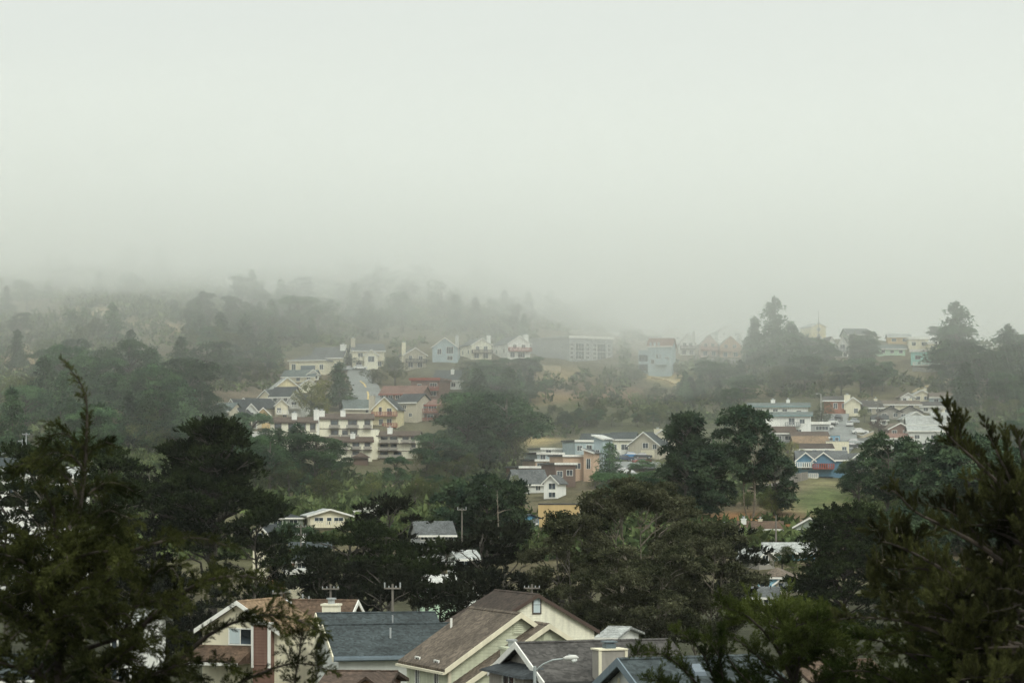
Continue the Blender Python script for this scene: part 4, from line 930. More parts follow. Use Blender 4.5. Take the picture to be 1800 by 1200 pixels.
# slate roofed house at the lower right
def slate_extra(r, w, hw, hr, dep, d):
    s = F / d; z = lambda p: (HY + 18.9 * s - p) / s
    siding(r, SIDE['pale'], 'l', w, hw, hr, dep, z(1230)); k = hr / (dep / 2)
    for sg in (-1, 1):
        m = MB(); q = [(dep / 2, hw + hr - .12), (dep / 2, hw + hr + .26), (dep / 2 + sg * (dep / 2 + .52), hw - .5 * k + .24), (dep / 2 + sg * (dep / 2 + .52), hw - .5 * k - .14)]
        if sg > 0: q = q[::-1]
        m.extr(q, 'x', -w / 2 - .57, -w / 2 - .504); m.build('bargeboard', trim_mat('slate'), r)
    corner(r, -w / 2 - .06, dep * .62, z(1230), hw + hr * .6, trim_mat('cream'), .06)
    skylight(r, -w * .06, dep * .34, hw + hr * .72, .7, .8, k, paint('slate_skylight', (0.12, 0.15, 0.18), rough=.3))
near_house('pale house at the lower right with a slate blue roof and slate edged end gable', 104, 1166, 1406, 1246, 1173, slate_extra, kind='gs', yaw=20, dep=8.0, wall='pale', roof='slate', trim='slate', over=.5)
# slate roofed pair in the middle
def pair_extra(r, w, hw, hr, dep, d):
    s = F / d; z = lambda p: (HY + 18.9 * s - p) / s; k = hr / (dep / 2)
    siding(r, SIDE['pale'], 'l', w, hw, hr, dep, z(1215))
    for sg in (-1, 1):
        m = MB(); q = [(dep / 2, hw + hr - .1), (dep / 2, hw + hr + .24), (dep / 2 + sg * (dep / 2 + .42), hw - .4 * k + .2), (dep / 2 + sg * (dep / 2 + .42), hw - .4 * k - .12)]
        if sg > 0: q = q[::-1]
        m.extr(q, 'x', -w / 2 - .47, -w / 2 - .404); m.build('bargeboard', trim_mat('cream'), r)
    m = MB(); m.box(-w / 2 - .4, w / 2 + .4, -.60, -.475, hw - .4 * k - .02, hw - .4 * k + .13); m.build('gutter', trim_mat('slate'), r)
def front_pair(r, w, hw, hr, dep, d):
    pair_extra(r, w, hw, hr, dep, d)
    roof_pipe(r, -w * .04, dep * .25, hw + hr * .56, .75, .06)
    chimney(r, w * .37, dep * .12, 1.3, hw - 1, hw + hr * .5, wall_mat('pale'))
    m = MB(); m.box(w * .2, w * .42, dep * .4, dep * .4 + .1, hw + hr * .82, hw + hr * .86); m.build('ridge_vent', roof_mat('charcoal'), r)
near_house('white house with a wide blue grey shingle roof, nearer of two joined roofs', 147, 598, 812, 1152, 1108, front_pair, kind='gs', yaw=13, dep=8.0, wall='pale', roof='slate', trim='slate', over=.4)
def rear_pair(r, w, hw, hr, dep, d):
    pair_extra(r, w, hw, hr, dep, d); roof_pipe(r, w * .12, dep * .3, hw + hr * .68, .6, .05)
near_house('blue grey roofed house just behind, its short brown wooden end gable showing at the left', 158, 580, 772, 1128, 1087, rear_pair, kind='gs', yaw=11, dep=8.0, wall='brown', roof='slate', trim='slate', over=.4)
# cream and tan house at the left
def tanmain(r, w, hw, hr, dep, d):
    s = F / d; k = hr / (dep / 2)
    for sg in (-1, 1):
        m = MB(); q = [(dep / 2, hw + hr - .1), (dep / 2, hw + hr + .24), (dep / 2 + sg * (dep / 2 + .42), hw - .4 * k + .2), (dep / 2 + sg * (dep / 2 + .42), hw - .4 * k - .1)]
        if sg > 0: q = q[::-1]
        m.extr(q, 'x', w / 2 + .404, w / 2 + .47); m.build('bargeboard', trim_mat('white'), r)
    chimney(r, w * .36, dep * .22, 1.15, hw, hw + hr * .96, wall_mat('creamy'), dep=.9)
    roof_pipe(r, w * .12, dep * .16, hw + hr * .36, .4, .12, paint('orange_clay', (0.6, 0.36, 0.12)))
    skylight(r, -w * .22, dep * .40, hw + hr * .86, .8, .8, k, SKYL)
    for xx, hh in ((-.05, .5), (.02, .35)): roof_pipe(r, w * xx - .2, dep * .55, hw + hr * .95, hh + .2, .06)
near_house('cream house with a brown roof, boxed cream chimney and white edged right end', 172, 432, 594, 1119, 1063, tanmain, kind='gs', yaw=-12, dep=8.0, wall='cream', roof='umber', trim='white', over=.4)
def tanwing(r, w, hw, hr, dep, d):
    s = F / d; z = lambda p: (HY + 18.9 * s - p) / s
    x = lambda p: (p - 418) / s / cos(R(24))
    wo = window(r, 1.7, 1.0, (x(420), -.004, z(1118)), 0, 'white', 1)
    m = MB(); m.box(-.84, .02, -.035, -.025, -.48, .48); m.build('blind', paint('window_blind', (.5, .58, .6)), wo)
    m = MB(); m.box(x(452), x(482), -.7, -.004, -1, z(1095)); b = m.build('bay', SIDE['redbrown'], r)
    bb = MB(); zz = z(1165)
    while zz < z(1097):
        bb.hexa([(x(452) + .02, -.745, zz), (x(482) - .02, -.745, zz), (x(482) - .02, -.702, zz), (x(452) + .02, -.702, zz), (x(452) + .02, -.712, zz + .2), (x(482) - .02, -.712, zz + .2), (x(482) - .02, -.702, zz + .2), (x(452) + .02, -.702, zz + .2)]); zz += .2
    so = bb.build('siding', SIDE['redbrown'], b); so['kind'] = 'stuff'
    for p in (452, 482): corner(b, x(p), -.7, z(1170), z(1095), trim_mat('white'), .08)
    m = MB(); m.box(x(452) - .1, x(482) + .1, -.85, -.004, z(1095), z(1095) + .14); m.build('bay_cap', trim_mat('white'), b)
    m = MB(); m.hexa([(x(345), -2.4, z(1163)), (x(447), -2.4, z(1163)), (x(447), -.004, z(1163)), (x(345), -.004, z(1163)), (x(345), -2.4, z(1161)), (x(447), -2.4, z(1161)), (x(447), -.004, z(1134)), (x(345), -.004, z(1134))])
    po = m.build('porch_roof', roof_mat('umber'), r)
    m = MB(); m.box(x(345) - .05, x(447) + .05, -2.5, -2.404, z(1165), z(1160)); m.build('fascia', trim_mat('white'), po)
near_house('cream gabled wing of the brown roofed house with a tan roof and red brown bay', 164, 352, 490, 1106, 1061, tanwing, kind='gf', yaw=-24, dep=5.4, wall='cream', roof='tan', trim='white', over=.4, cat='house wing')
def brown_extra(r, w, hw, hr, dep, d):
    s = F / d; g = MB(); c = w * .34
    g.extr([(c - 1.5, hw - 1.5), (c + 1.5, hw - 1.5), (c + 1.5, hw - .3), (c, hw + .75), (c - 1.5, hw - .3)], 'y', -1.2, -.004); go = g.build('gable_bay', trim_mat('wood'), r)
    k = MB(); chevron(k, 1.5, hw - .3, 1.05, .3, -1.5, 2.5, .14, depth_mid=c); k.build('gable_roof', roof_mat('brown'), go)
    window(go, 1.1, .8, (c, -1.2, hw - .45), 0, 'brown', 1)
near_house('low brown roofed house with a small wooden gable below the slate roofs', 122, 566, 668, 1216, 1195, brown_extra, kind='gs', yaw=-6, dep=7, wall='redbrown', roof='brown', trim='wood', over=.4)
near_house('white house with a slate roof in the lower left corner behind the near cypress', 115, -60, 70, 1198, 1168, None, kind='gs', yaw=8, dep=8, wall='white', roof='slate', grid=(3, 3, 1, 1.1))
near_house('white house seen in slivers between the cypress fronds at the left', 185, 202, 246, 1100, 1080, None, kind='gs', yaw=-6, dep=8, wall='white', roof='palegrey', grid=(4, 3, 1, 1.1))
near_house('white gabled house glimpsed between the layered cypress boughs at the lower right', 128, 1352, 1462, 1192, 1152, None, kind='gf', yaw=-16, dep=8, wall='white', roof='taupe', trim='white', grid=(2, 3, 1, 1.2))
near_house('brown roofed house low between the cypress boughs at the bottom right', 112, 1440, 1560, 1204, 1178, None, kind='gs', yaw=8, dep=8, wall='beige', roof='umber', trim='cream', grid=(3, 3, 1, 1.2))
near_house('white roof with a pale blue skylight showing between the cream gable and eucalyptus trunks', 205, 1056, 1080, 1122, 1109, None, kind='gs', yaw=-20, dep=7, wall='white', roof='palegrey', trim='white', grid=(2, 3, 1, 1.2))
# ------------------------------------------------------------------ foliage clusters, each grown along +Z, about one unit long
def leaf_tri(base, d, n, l, w):
    d = d / np.linalg.norm(d); s = np.cross(d, n); s /= np.linalg.norm(s) + 1e-9
    return [base - s * w / 2, base + s * w / 2, base + d * l]
def proto_cypress(twigs=9, tufts=5, g=None, l=.23, w=.13, wild=.38):
    """a spray of scaly cypress twigs fanned around a stem that bends over at the tip"""
    T = []
    for i in range(twigs):
        t = (i + 1) / twigs
        a = g.uniform(0, 2 * pi); spread = .28 + .5 * (1 - t)
        base = np.array((0, 0, t * .75)); d = np.array((cos(a) * spread, sin(a) * spread, 1 - .3 * spread))
        L_ = (.32 + .2 * g.random()) * (1.15 - .5 * t)
        for k in range(tufts):
            b = base + d * L_ * k / tufts
            e = d + g.normal(size=3) * wild
            T.append(leaf_tri(b, e, g.normal(size=3), l, w))
    return np.array(T)
def proto_pine(n=54, g=None):
    """a bottlebrush shoot of long needles pointing forward"""
    T = []
    for i in range(n):
        t = i / n; a = i * 2.4 + g.normal() * .2
        b = np.array((0, 0, .12 + t * .72))
        f = .9 + t * .9
        d = np.array((cos(a), sin(a), f)); T.append(leaf_tri(b, d, np.array((-sin(a), cos(a), g.normal() * .6)), .34 * (1 - .25 * t) + .06 * g.random(), .058))
    return np.array(T)
def proto_leafy(n=12, size=.4, droop=.0, g=None):
    T = []
    for i in range(n):
        p = g.normal(size=3) * .3; p[2] = abs(p[2]) + .1
        d = g.normal(size=3); d[2] -= droop
        T.append(leaf_tri(p, d, g.normal(size=3), size * g.uniform(.7, 1.3), size * .55))
    return np.array(T)
def proto_needlepad(n=14, g=None):
    """a flat pad of conifer foliage for trees far off"""
    T = []
    for i in range(n):
        a = g.uniform(0, 2 * pi); r = sqrt(g.random()) * .6
        p = np.array((cos(a) * r, sin(a) * r, g.normal() * .12 + .2)); d = np.array((cos(a), sin(a), g.uniform(-.2, .9)))
        T.append(leaf_tri(p, d, np.array((g.normal() * .5, g.normal() * .5, 1)), .5, .28))
    return np.array(T)
g0 = np.random.default_rng(3)
CYP = [proto_cypress(9, 6, g0, .24, .068, .28) for _ in range(3)]
CYP_MID = [proto_cypress(6, 3, g0, .34, .2) for _ in range(3)]
PINE = [proto_pine(64, g0) for _ in range(3)]
PINE_MID = [proto_pine(18, g0) for _ in range(2)]
LEAFY = [proto_leafy(12, .42, 0, g0) for _ in range(3)]
EUC = [proto_leafy(14, .46, .8, g0) for _ in range(3)]
PAD = [proto_needlepad(14, g0) for _ in range(3)]

FOL_NEAR = foliage('cypress_leaves_near', (0.012, 0.016, 0.006), (0.070, 0.078, 0.025), .9, .15, 0, .55)  # lighter clumps put the highlights of the frond tops into the colour
FOL_NEARLIT = foliage('cypress_leaves_lit', (0.022, 0.034, 0.008), (0.085, 0.105, 0.028), .5, .2, 0, .45)  # brighter cypress green: light falling on the crown put into the colour
FOL_NEARPINE = foliage('pine_needles_near', (0.016, 0.017, 0.007), (0.095, 0.102, 0.036), .6, .2, 0, .5)
FOL_CYP = foliage('cypress_leaves', (0.012, 0.019, 0.009), (0.036, 0.050, 0.019), .3, .15, .2, .4)
FOL_DARK = foliage('dark_cypress_leaves', (0.010, 0.013, 0.010), (0.026, 0.030, 0.018), .3, .15, .2, .4)
FOL_EUC = foliage('eucalyptus_leaves', (0.034, 0.040, 0.020), (0.110, 0.112, 0.066), .35, .25, .15, .5)
FOL_CON = foliage('conifer_needles', (0.022, 0.050, 0.027), (0.072, 0.126, 0.056), .2, .2, .45, .45)
FOL_MID = foliage('dark_conifer_needles', (0.019, 0.035, 0.023), (0.058, 0.086, 0.046), .25, .15, .25, .4)
FOL_BROAD = foliage('broadleaf_leaves', (0.040, 0.060, 0.022), (0.115, 0.13, 0.05), .3, .25, .4, .45)
FOL_SCRUB = foliage('scrub_leaves', (0.036, 0.056, 0.024), (0.112, 0.140, 0.056), .12, .2, .5, .5)
FOL_OLIVE = foliage('olive_leaves', (0.07, 0.08, 0.02), (0.17, 0.17, 0.05), .4, .25, .2, .4)
FOL_RED = foliage('plum_leaves', (0.03, 0.014, 0.014), (0.075, 0.03, 0.025), .4, .2, .2, .4)
FOL_RUST = foliage('rusty_leaves', (0.08, 0.035, 0.014), (0.2, 0.085, 0.03), .4, .2, .2, .4)
FOL_BROWN = foliage('dry_brown_leaves', (0.08, 0.06, 0.035), (0.17, 0.12, 0.07), .4, .2, .2, .4)
FOL_LIME = foliage('fresh_green_leaves', (0.09, 0.12, 0.02), (0.22, 0.27, 0.05), .4, .3, .2, .4)

def soup(protos, P, D, S, pick=None):
    P, D = np.asarray(P), np.asarray(D); S = np.broadcast_to(np.asarray(S, float), (len(P),))
    k = rng.integers(0, len(protos), len(P))
    return np.concatenate([scatter(protos[i], P[k == i], D[k == i], S[k == i]) for i in range(len(protos)) if (k == i).any()])

# ------------------------------------------------------------------ far trees: a few crowns of each kind, shared by all copies
def bend(p0, p1, n=4, sag=.1):
    p0, p1 = np.array(p0, float), np.array(p1, float); L_ = np.linalg.norm(p1 - p0)
    return [p0 + (p1 - p0) * t + np.array((0, 0, sag * L_ * sin(pi * t))) for t in np.linspace(0, 1, n)]

def far_conifer(seed, slim=.2, ragged=.35):
    """unit height tree: drooping layers of needle pads around a tapering trunk"""
    g = np.random.default_rng(seed); P, D, S = [], [], []
    tr = MB(); lean = g.normal(size=2) * .03
    tr.tube([(0, 0, -.12), (lean[0] * .3, lean[1] * .3, .35), (lean[0], lean[1], .97)], [.022, .014, .003], 6)
    z = .16
    while z < .98:
        rad = slim * (1 - (z - .12) / .88) ** .75 * g.uniform(1 - ragged, 1 + ragged * .4) + .02
        for k in range(int(4 + 6 * rad / slim)):
            a = g.uniform(0, 2 * pi); rr = rad * g.uniform(.55, 1.1)
            for q in np.linspace(.3, 1, max(2, int(rr / .06))):
                P.append((lean[0] * z + cos(a) * rr * q, lean[1] * z + sin(a) * rr * q, z + g.normal() * .012 - .10 * rr * q)); D.append((cos(a) * .6, sin(a) * .6, .75 + g.normal() * .2)); S.append(g.uniform(.06, .10))
        z += g.uniform(.025, .055)
    P.append((lean[0], lean[1], .97)); D.append((0, 0, 1)); S.append(.05)
    return tri_mesh('crown', soup(PAD, P, D, S), FOL_CON), tr.mesh('trunk', BARK('grey'))

def far_broad(seed, width=.75, fol=None, low=.12, lobes=11, ball=1.0, protos=None, dens=1.0):
    g = np.random.default_rng(seed); P, D, S = [], [], []
    tr = MB(); tr.tube([(0, 0, -.12), (0.01, 0, .3), (0.0, .01, .62)], [.035, .024, .01], 6)
    for i in range(lobes):
        a = g.uniform(0, 2 * pi); h = g.uniform(low + .14, .88); R_ = width / 2 * sqrt(max(.05, 1 - ((h - .48) / .52) ** 2))
        r = R_ * sqrt(g.random()) * .85; c = np.array((cos(a) * r, sin(a) * r, h)); lr = g.uniform(.12, .2) * ball
        tr.tube(bend((0, 0, .25 + .2 * g.random()), c, 4, .05), [.014, .01, .007, .004], 5)
        m = int(70 * (lr / .16) ** 2 * dens); u = unit(g.normal(size=(m, 3))); rr = lr * g.uniform(.55, 1.05, (m, 1))
        q = c + u * rr * np.array((1.15, 1.15, .8)); P += q.tolist(); D += (u + np.array((0, 0, .4))).tolist(); S += (g.uniform(.04, .075, m) * (1 if dens > .6 else 1.25)).tolist()
    return tri_mesh('crown', soup(protos or LEAFY, P, D, S), fol or FOL_BROAD), tr.mesh('trunk', BARK('grey'))

def far_umbrella(seed, fol=None, width=.8, low=.35):
    """open pine or cypress with flattened pads on spreading limbs"""
    g = np.random.default_rng(seed); P, D, S = [], [], []
    tr = MB(); tr.tube([(0, 0, -.12), (.02, 0, .4), (0, .02, .9)], [.03, .02, .006], 6)
    for i in range(20):
        h = g.uniform(low, .95); a = g.uniform(0, 2 * pi); R_ = width / 2 * sqrt(max(.03, 1 - ((h - .58) / .45) ** 2))
        r = R_ * g.uniform(.45, 1.0); c = np.array((cos(a) * r, sin(a) * r, h)); lr = g.uniform(.09, .15)
        tr.tube(bend((.01, .01, h - .1 - .12 * g.random()), c, 4, .04), [.012, .009, .006, .003], 5)
        m = int(44 * (lr / .1) ** 2); u = unit(g.normal(size=(m, 3))); u[:, 2] = np.abs(u[:, 2]) - .25
        P += (c + u * lr * g.uniform(.4, 1.1, (m, 1)) * np.array((1.35, 1.35, .85))).tolist(); D += (u * .7 + np.array((0, 0, .6))).tolist(); S += g.uniform(.035, .06, m).tolist()
    return tri_mesh('crown', soup(PAD, P, D, S), fol or FOL_CON), tr.mesh('trunk', BARK('grey'))

KINDS = {
    'pine_tree': [far_conifer(i, .27 + .05 * (i % 3), .5) for i in range(4)],
    'spreading_pine': [far_umbrella(20 + i) for i in range(4)],
    'broadleaf_tree': [far_broad(40 + i, .8) for i in range(4)],
    'shrub': [far_broad(60 + i, 1.3, FOL_SCRUB, low=-.12, lobes=8, ball=1.5, dens=.55) for i in range(3)],
    'olive_tree': [far_broad(70 + i, .95, FOL_OLIVE, low=.0) for i in range(2)],
    'plum_tree': [far_broad(75 + i, .95, FOL_RED, low=.0) for i in range(2)],
    'lime_tree': [far_broad(78 + i, .9, FOL_LIME, low=.0) for i in range(2)],
    'rusty_tree': [far_broad(82, .9, FOL_RUST, low=.0), far_broad(83, .9, FOL_BROWN, low=.0)],
    'airy_tree': [far_broad(85 + i, 1.0, FOL_CON, low=.2, lobes=14, ball=.75, dens=.8) for i in range(2)],
}
CATS = dict(pine_tree='pine tree', spreading_pine='pine tree', broadleaf_tree='tree', shrub='shrub', olive_tree='tree', plum_tree='tree', lime_tree='tree', rusty_tree='tree', airy_tree='tree')
NAMES = dict(spreading_pine='pine_tree', olive_tree='broadleaf_tree', plum_tree='plum_tree', lime_tree='broadleaf_tree', rusty_tree='broadleaf_tree', airy_tree='broadleaf_tree')
def far_tree(kind, x, y, h, label, group=None, width=1.0, z=None, idx=None):
    cr, tk = KINDS[kind][idx if idx is not None else random.randrange(len(KINDS[kind]))]
    root = tag(empty(NAMES.get(kind, kind), (x, y, float(ground(x, y)) if z is None else z), random.uniform(0, 6.28)), label, CATS[kind], group)
    root.scale = (h * width, h * width, h)
    link('crown', cr, root); link('trunk', tk, root)
    return root

ORD = ['first', 'second', 'third', 'fourth', 'fifth', 'sixth', 'seventh', 'eighth', 'ninth', 'tenth', 'eleventh', 'twelfth', 'thirteenth', 'fourteenth', 'fifteenth', 'sixteenth', 'seventeenth', 'eighteenth', 'nineteenth', 'twentieth', 'twenty-first', 'twenty-second']
ADJ = dict(pine_tree='dark narrow conifer', spreading_pine='open crowned pine', broadleaf_tree='rounded green tree', shrub='low scrub bush', airy_tree='hazy grey green tree', olive_tree='yellow olive bush')
def zone(where, group, x0, x1, p0, p1, mix, hmin, hmax, top=0):
    """trees rooted where the photograph shows the ground between rows p0 and p1"""
    for kind, n in mix.items():
        pts = []
        tries = 0
        while len(pts) < n and tries < n * 40:
            tries += 1
            px, py = random.uniform(x0, x1), random.uniform(p0, p1)
            if any(a <= px <= b and c <= py <= e for a, b, c, e in AVOID): continue
            if any(abs(px - q[0]) < (x1 - x0) / (2.2 * n) and abs(py - q[1]) < 14 for q in pts): continue
            pts.append((px, py))
        pts.sort()
        for i, (px, py) in enumerate(pts):
            d = depth_at(px, py); k = .32 if kind == 'shrub' else (.75 if kind in ('broadleaf_tree', 'olive_tree') else 1.0)
            lab = f"{ADJ[kind]} {where}" if len(pts) == 1 else f"{ORD[i]} {ADJ[kind]} from left {where}"
            hh = random.uniform(hmin, hmax) * k
            if top: hh = max(min(hh, (py - top + random.uniform(0, 14)) * d / F), 2.2)
            far_tree(kind, (px - CX) / F * d, d, hh, lab, group, random.uniform(.85, 1.25))
# where houses, roads and open ground keep trees away: px0, px1, ground row 0, ground row 1
AVOID = [(365, 535, 690, 815), (495, 610, 618, 720), (600, 690, 600, 735), (700, 940, 610, 665), (640, 815, 655, 775), (470, 740, 722, 838), (940, 1090, 585, 660), (1105, 1190, 600, 700), (1190, 1310, 600, 640),
         (905, 1065, 770, 905), (1010, 1200, 750, 850), (1310, 1540, 700, 870), (1535, 1690, 690, 800), (1420, 1500, 570, 645), (1535, 1665, 580, 665), (1690, 1760, 610, 655), (1370, 1500, 860, 915), (1240, 1350, 895, 925)]
zone('on the lower left slope above the windswept cypress', 'conifers on the lower left slope', -60, 240, 720, 830, dict(pine_tree=11, spreading_pine=8, broadleaf_tree=5), 11, 17)
zone('in the wood left of the stepped townhouses', 'trees left of the townhouses', 215, 380, 690, 800, dict(pine_tree=10, spreading_pine=8, broadleaf_tree=4), 11, 17)
zone('around the bare earth patch on the left slope', 'trees on the left slope', -50, 230, 600, 715, dict(pine_tree=6, spreading_pine=4, shrub=10, broadleaf_tree=5), 8, 14)
zone('in the wood above the stepped townhouses', 'trees above the townhouses', 320, 500, 585, 690, dict(pine_tree=10, spreading_pine=6, broadleaf_tree=7, airy_tree=2), 9, 16)
zone('on the upper left slope under the fog edge', 'trees under the fog edge', -50, 420, 525, 600, dict(pine_tree=4, shrub=12, airy_tree=4), 7, 13)
zone('rising into the fog behind the cream ridge houses', 'trees behind the ridge houses', 420, 720, 540, 612, dict(pine_tree=10, airy_tree=10, spreading_pine=6), 9, 15)
zone('faint in the fog high on the left slope', 'trees lost in the fog', 40, 480, 460, 530, dict(airy_tree=6, pine_tree=4), 9, 14)
zone('faint in fog high above the middle ridge', 'trees lost in the fog', 520, 900, 440, 535, dict(airy_tree=7, pine_tree=5), 10, 15)
zone('behind the gabled ridge cottages', 'trees behind the ridge cottages', 700, 960, 545, 605, dict(pine_tree=6, airy_tree=6), 8, 13)
zone('in the fog behind the long grey block', 'trees lost in the fog', 960, 1330, 545, 580, dict(airy_tree=10, pine_tree=2), 8, 12)
zone('along the hedge below the gabled ridge cottages', 'bushes below the ridge cottages', 690, 945, 650, 672, dict(spreading_pine=8, broadleaf_tree=9, shrub=4), 6, 9, top=634)
zone('in the grove right of the red apartments', 'pines of the tall middle grove', 800, 935, 690, 845, dict(pine_tree=16, spreading_pine=7, broadleaf_tree=4), 12, 19, top=652)
zone('on the slope right of the timbered apartments', 'trees right of the timbered apartments', 735, 820, 765, 850, dict(spreading_pine=6, broadleaf_tree=7, shrub=5), 8, 12, top=768)
zone('on the brown slope under the long grey block', 'scrub under the grey block', 935, 1250, 680, 755, dict(shrub=13, broadleaf_tree=9, spreading_pine=2), 6, 10, top=676)
zone('behind the cream houses of the parking court', 'trees behind the parking court', 990, 1190, 748, 765, dict(spreading_pine=6, broadleaf_tree=11), 7, 10, top=728)
zone('on the bank right of the blue grey ridge house', 'trees below the fading row houses', 1190, 1340, 640, 735, dict(pine_tree=6, spreading_pine=6, shrub=8), 7, 12, top=642)
zone('on the slope above the white two storey houses', 'trees above the white houses', 1340, 1560, 650, 700, dict(spreading_pine=11, pine_tree=4, broadleaf_tree=7, shrub=4), 7, 12, top=638)
zone('among the houses of the right hand ridge', 'trees among the right hand ridge houses', 1400, 1700, 605, 655, dict(spreading_pine=10, pine_tree=5, broadleaf_tree=9), 6, 10, top=592)
zone('on the wooded slope at the far right', 'trees on the far right slope', 1655, 1850, 640, 735, dict(pine_tree=7, spreading_pine=11, airy_tree=4), 9, 14)
zone('in the dry scrub right of the stacked houses', 'scrub right of the stacked houses', 1680, 1850, 735, 830, dict(shrub=12, broadleaf_tree=11, spreading_pine=4), 7, 10, top=700)
zone('below the timbered apartments', 'bushes below the timbered apartments', 470, 745, 842, 905, dict(shrub=13, broadleaf_tree=5, spreading_pine=1), 7, 11, top=815)
zone('in the wooded dip left of the timbered apartments', 'trees left of the timbered apartments', 400, 480, 800, 880, dict(spreading_pine=6, pine_tree=2, broadleaf_tree=4), 9, 13)
zone('in the gully above the tan blank sided building', 'trees in the gully', 750, 910, 855, 900, dict(spreading_pine=6, broadleaf_tree=9, shrub=4), 7, 11, top=845)
zone('below the parking court', 'trees below the parking court', 1000, 1200, 850, 905, dict(spreading_pine=10, broadleaf_tree=11), 8, 12, top=842)
zone('on the bank below the tall dark grove', 'bushes below the tall dark grove', 1180, 1400, 885, 912, dict(shrub=9, broadleaf_tree=7), 7, 9, top=868)
zone('on the green bank right of blue gabled house', 'trees on the green bank', 1480, 1700, 830, 920, dict(spreading_pine=11, broadleaf_tree=11, shrub=5), 8, 13, top=800)
zone('between the houses left on the valley floor', 'trees between the valley houses', 440, 800, 948, 985, dict(broadleaf_tree=8, spreading_pine=4), 7, 10, top=930)
zone('between the houses right on the valley floor', 'trees between the valley houses', 1250, 1540, 950, 1010, dict(broadleaf_tree=3, shrub=4), 5, 7, top=930)

def spot(kind, px, pb, h_px, label, group=None, width=1.0, d=None, idx=None):
    if d is None: d = depth_at(px, pb)
    x = (px - CX) / F * d; z = float(ground(x, d)) if d is None else W(px, pb, d)[2]
    gz = float(ground(x, d)); z = min(z, gz + .3)
    return far_tree(kind, x, d, h_px * d / F, label, group, width, z, idx)
spot('pine_tree', 597, 722, 84, 'dark dense conifer standing beside the winding hill road', width=1.15)
spot('olive_tree', 548, 740, 80, 'round yellow olive tree left of the dark conifer by the road', width=1.0)
spot('broadleaf_tree', 556, 748, 40, 'low yellow green bush in front of the round olive tree', width=1.3)
spot('broadleaf_tree', 694, 678, 56, 'dark green tree beside the top of the hill road', width=.95)
spot('broadleaf_tree', 618, 652, 34, 'round dark bush between two cream ridge houses', width=1.2)
spot('shrub', 655, 674, 26, 'wide dark hedge bush on the bend of the hill road', width=1.3)
spot('olive_tree', 792, 742, 46, 'yellow green tree beside the lower red brown house', width=1.2)
spot('shrub', 1115, 668, 34, 'big round dark bush beside the tall blue grey ridge house', width=1.15)
spot('spreading_pine', 1308, 718, 54, 'dark spreading pine left of the upper white house', width=1.3)
spot('shrub', 1444, 744, 34, 'round dark green tree right of the upper white house', width=1.1)
for px, pb, h, w_, lab in [(1326, 655, 96, .7, 'leftmost of the big conifers on the ridge left of the yellow house'), (1362, 660, 134, .72, 'tallest of the big conifers on the ridge left of the yellow house'), (1398, 655, 88, .85, 'rightmost of the big conifers on the ridge left of the yellow house')]:
    spot('pine_tree', px, pb, h, lab, 'big ridge conifers', w_ * 1.35)
spot('airy_tree', 1550, 596, 68, 'wide foggy tree crown on the skyline, left one of two', width=1.2)
spot('airy_tree', 1598, 596, 66, 'wide foggy tree crown on the skyline, right one of two', width=1.05)
spot('pine_tree', 1680, 650, 116, 'tall broad conifer on the ridge between the cream flat roofed houses', width=1.35, idx=2)
spot('spreading_pine', 1648, 612, 40, 'dark tree at the left foot of the tall ridge conifer', width=1.2)
spot('pine_tree', 1772, 690, 116, 'dark conifer at the right end of the ridge beside the pale house', width=1.2)
spot('pine_tree', 1795, 670, 70, 'low dark conifer at the right edge of the ridge', width=1.5)
spot('airy_tree', 1290, 580, 46, 'grey tree dissolving in fog behind the peach row house', width=1.3)
for px, pb, h, k, lab in [(492, 856, 100, 'pine_tree', 'thin conifer at the left end of the timbered apartments'), (522, 862, 116, 'pine_tree', 'tall conifer in front of the left timbered apartment house'), (556, 862, 106, 'spreading_pine', 'open pine in front of the timbered apartments'), (584, 852, 70, 'spreading_pine', 'lower pine at the feet of the low timbered house'), (508, 872, 70, 'broadleaf_tree', 'leafy tree under the conifers before the timbered apartments')]:
    spot(k, px, pb, h, lab, 'pines before the timbered apartments', 1.15)
spot('lime_tree', 1163, 850, 42, 'bright yellow green tree in the parking court', width=.9)
spot('pine_tree', 1072, 856, 78, 'dark conifer in front of the tall pale blue end house', width=1.3)
spot('spreading_pine', 1130, 852, 44, 'small dark pine between the parked cars of the court', width=1.2)
spot('olive_tree', 1046, 858, 26, 'yellowish bush at the foot of the peach townhouse', width=1.2)
spot('olive_tree', 1386, 816, 44, 'yellow green bush left of the blue gabled house', width=1.2)
spot('shrub', 1372, 842, 40, 'green bush on the bank below the yellow green one', width=1.3)
spot('plum_tree', 1544, 758, 26, 'dark plum coloured tree beside the utility pole on the right', width=1.3)
spot('broadleaf_tree', 1520, 742, 30, 'green tree at the bend of the right hand street', width=1.1)
spot('plum_tree', 1366, 976, 26, 'dark plum bush in front of the white garage', width=1.2)
spot('olive_tree', 1346, 962, 22, 'olive bush beside the dark plum one by the garage', width=1.3)
spot('rusty_tree', 485, 1012, 62, 'rust brown tree at the left of the slate roofs', d=330, width=.9, idx=0)
spot('rusty_tree', 196, 880, 92, 'dry brown tree between the two left cypresses', d=345, width=1.1, idx=1)
spot('broadleaf_tree', 765, 1000, 70, 'grey green tree between the two cypress groups', d=345, width=1.0)
spot('broadleaf_tree', 1395, 1012, 30, 'round garden tree behind the light blue house', width=1.3)
spot('lime_tree', 665, 1262, 118, 'fresh green garden tree beside the slate roofed white house', d=136, width=.7)
spot('plum_tree', 592, 1262, 98, 'maroon shrub below the slate roofed white house', d=140, width=.7)
spot('lime_tree', 1002, 1262, 158, 'yellow green tree top behind the grey brown ridge', d=158, width=.45, idx=0)
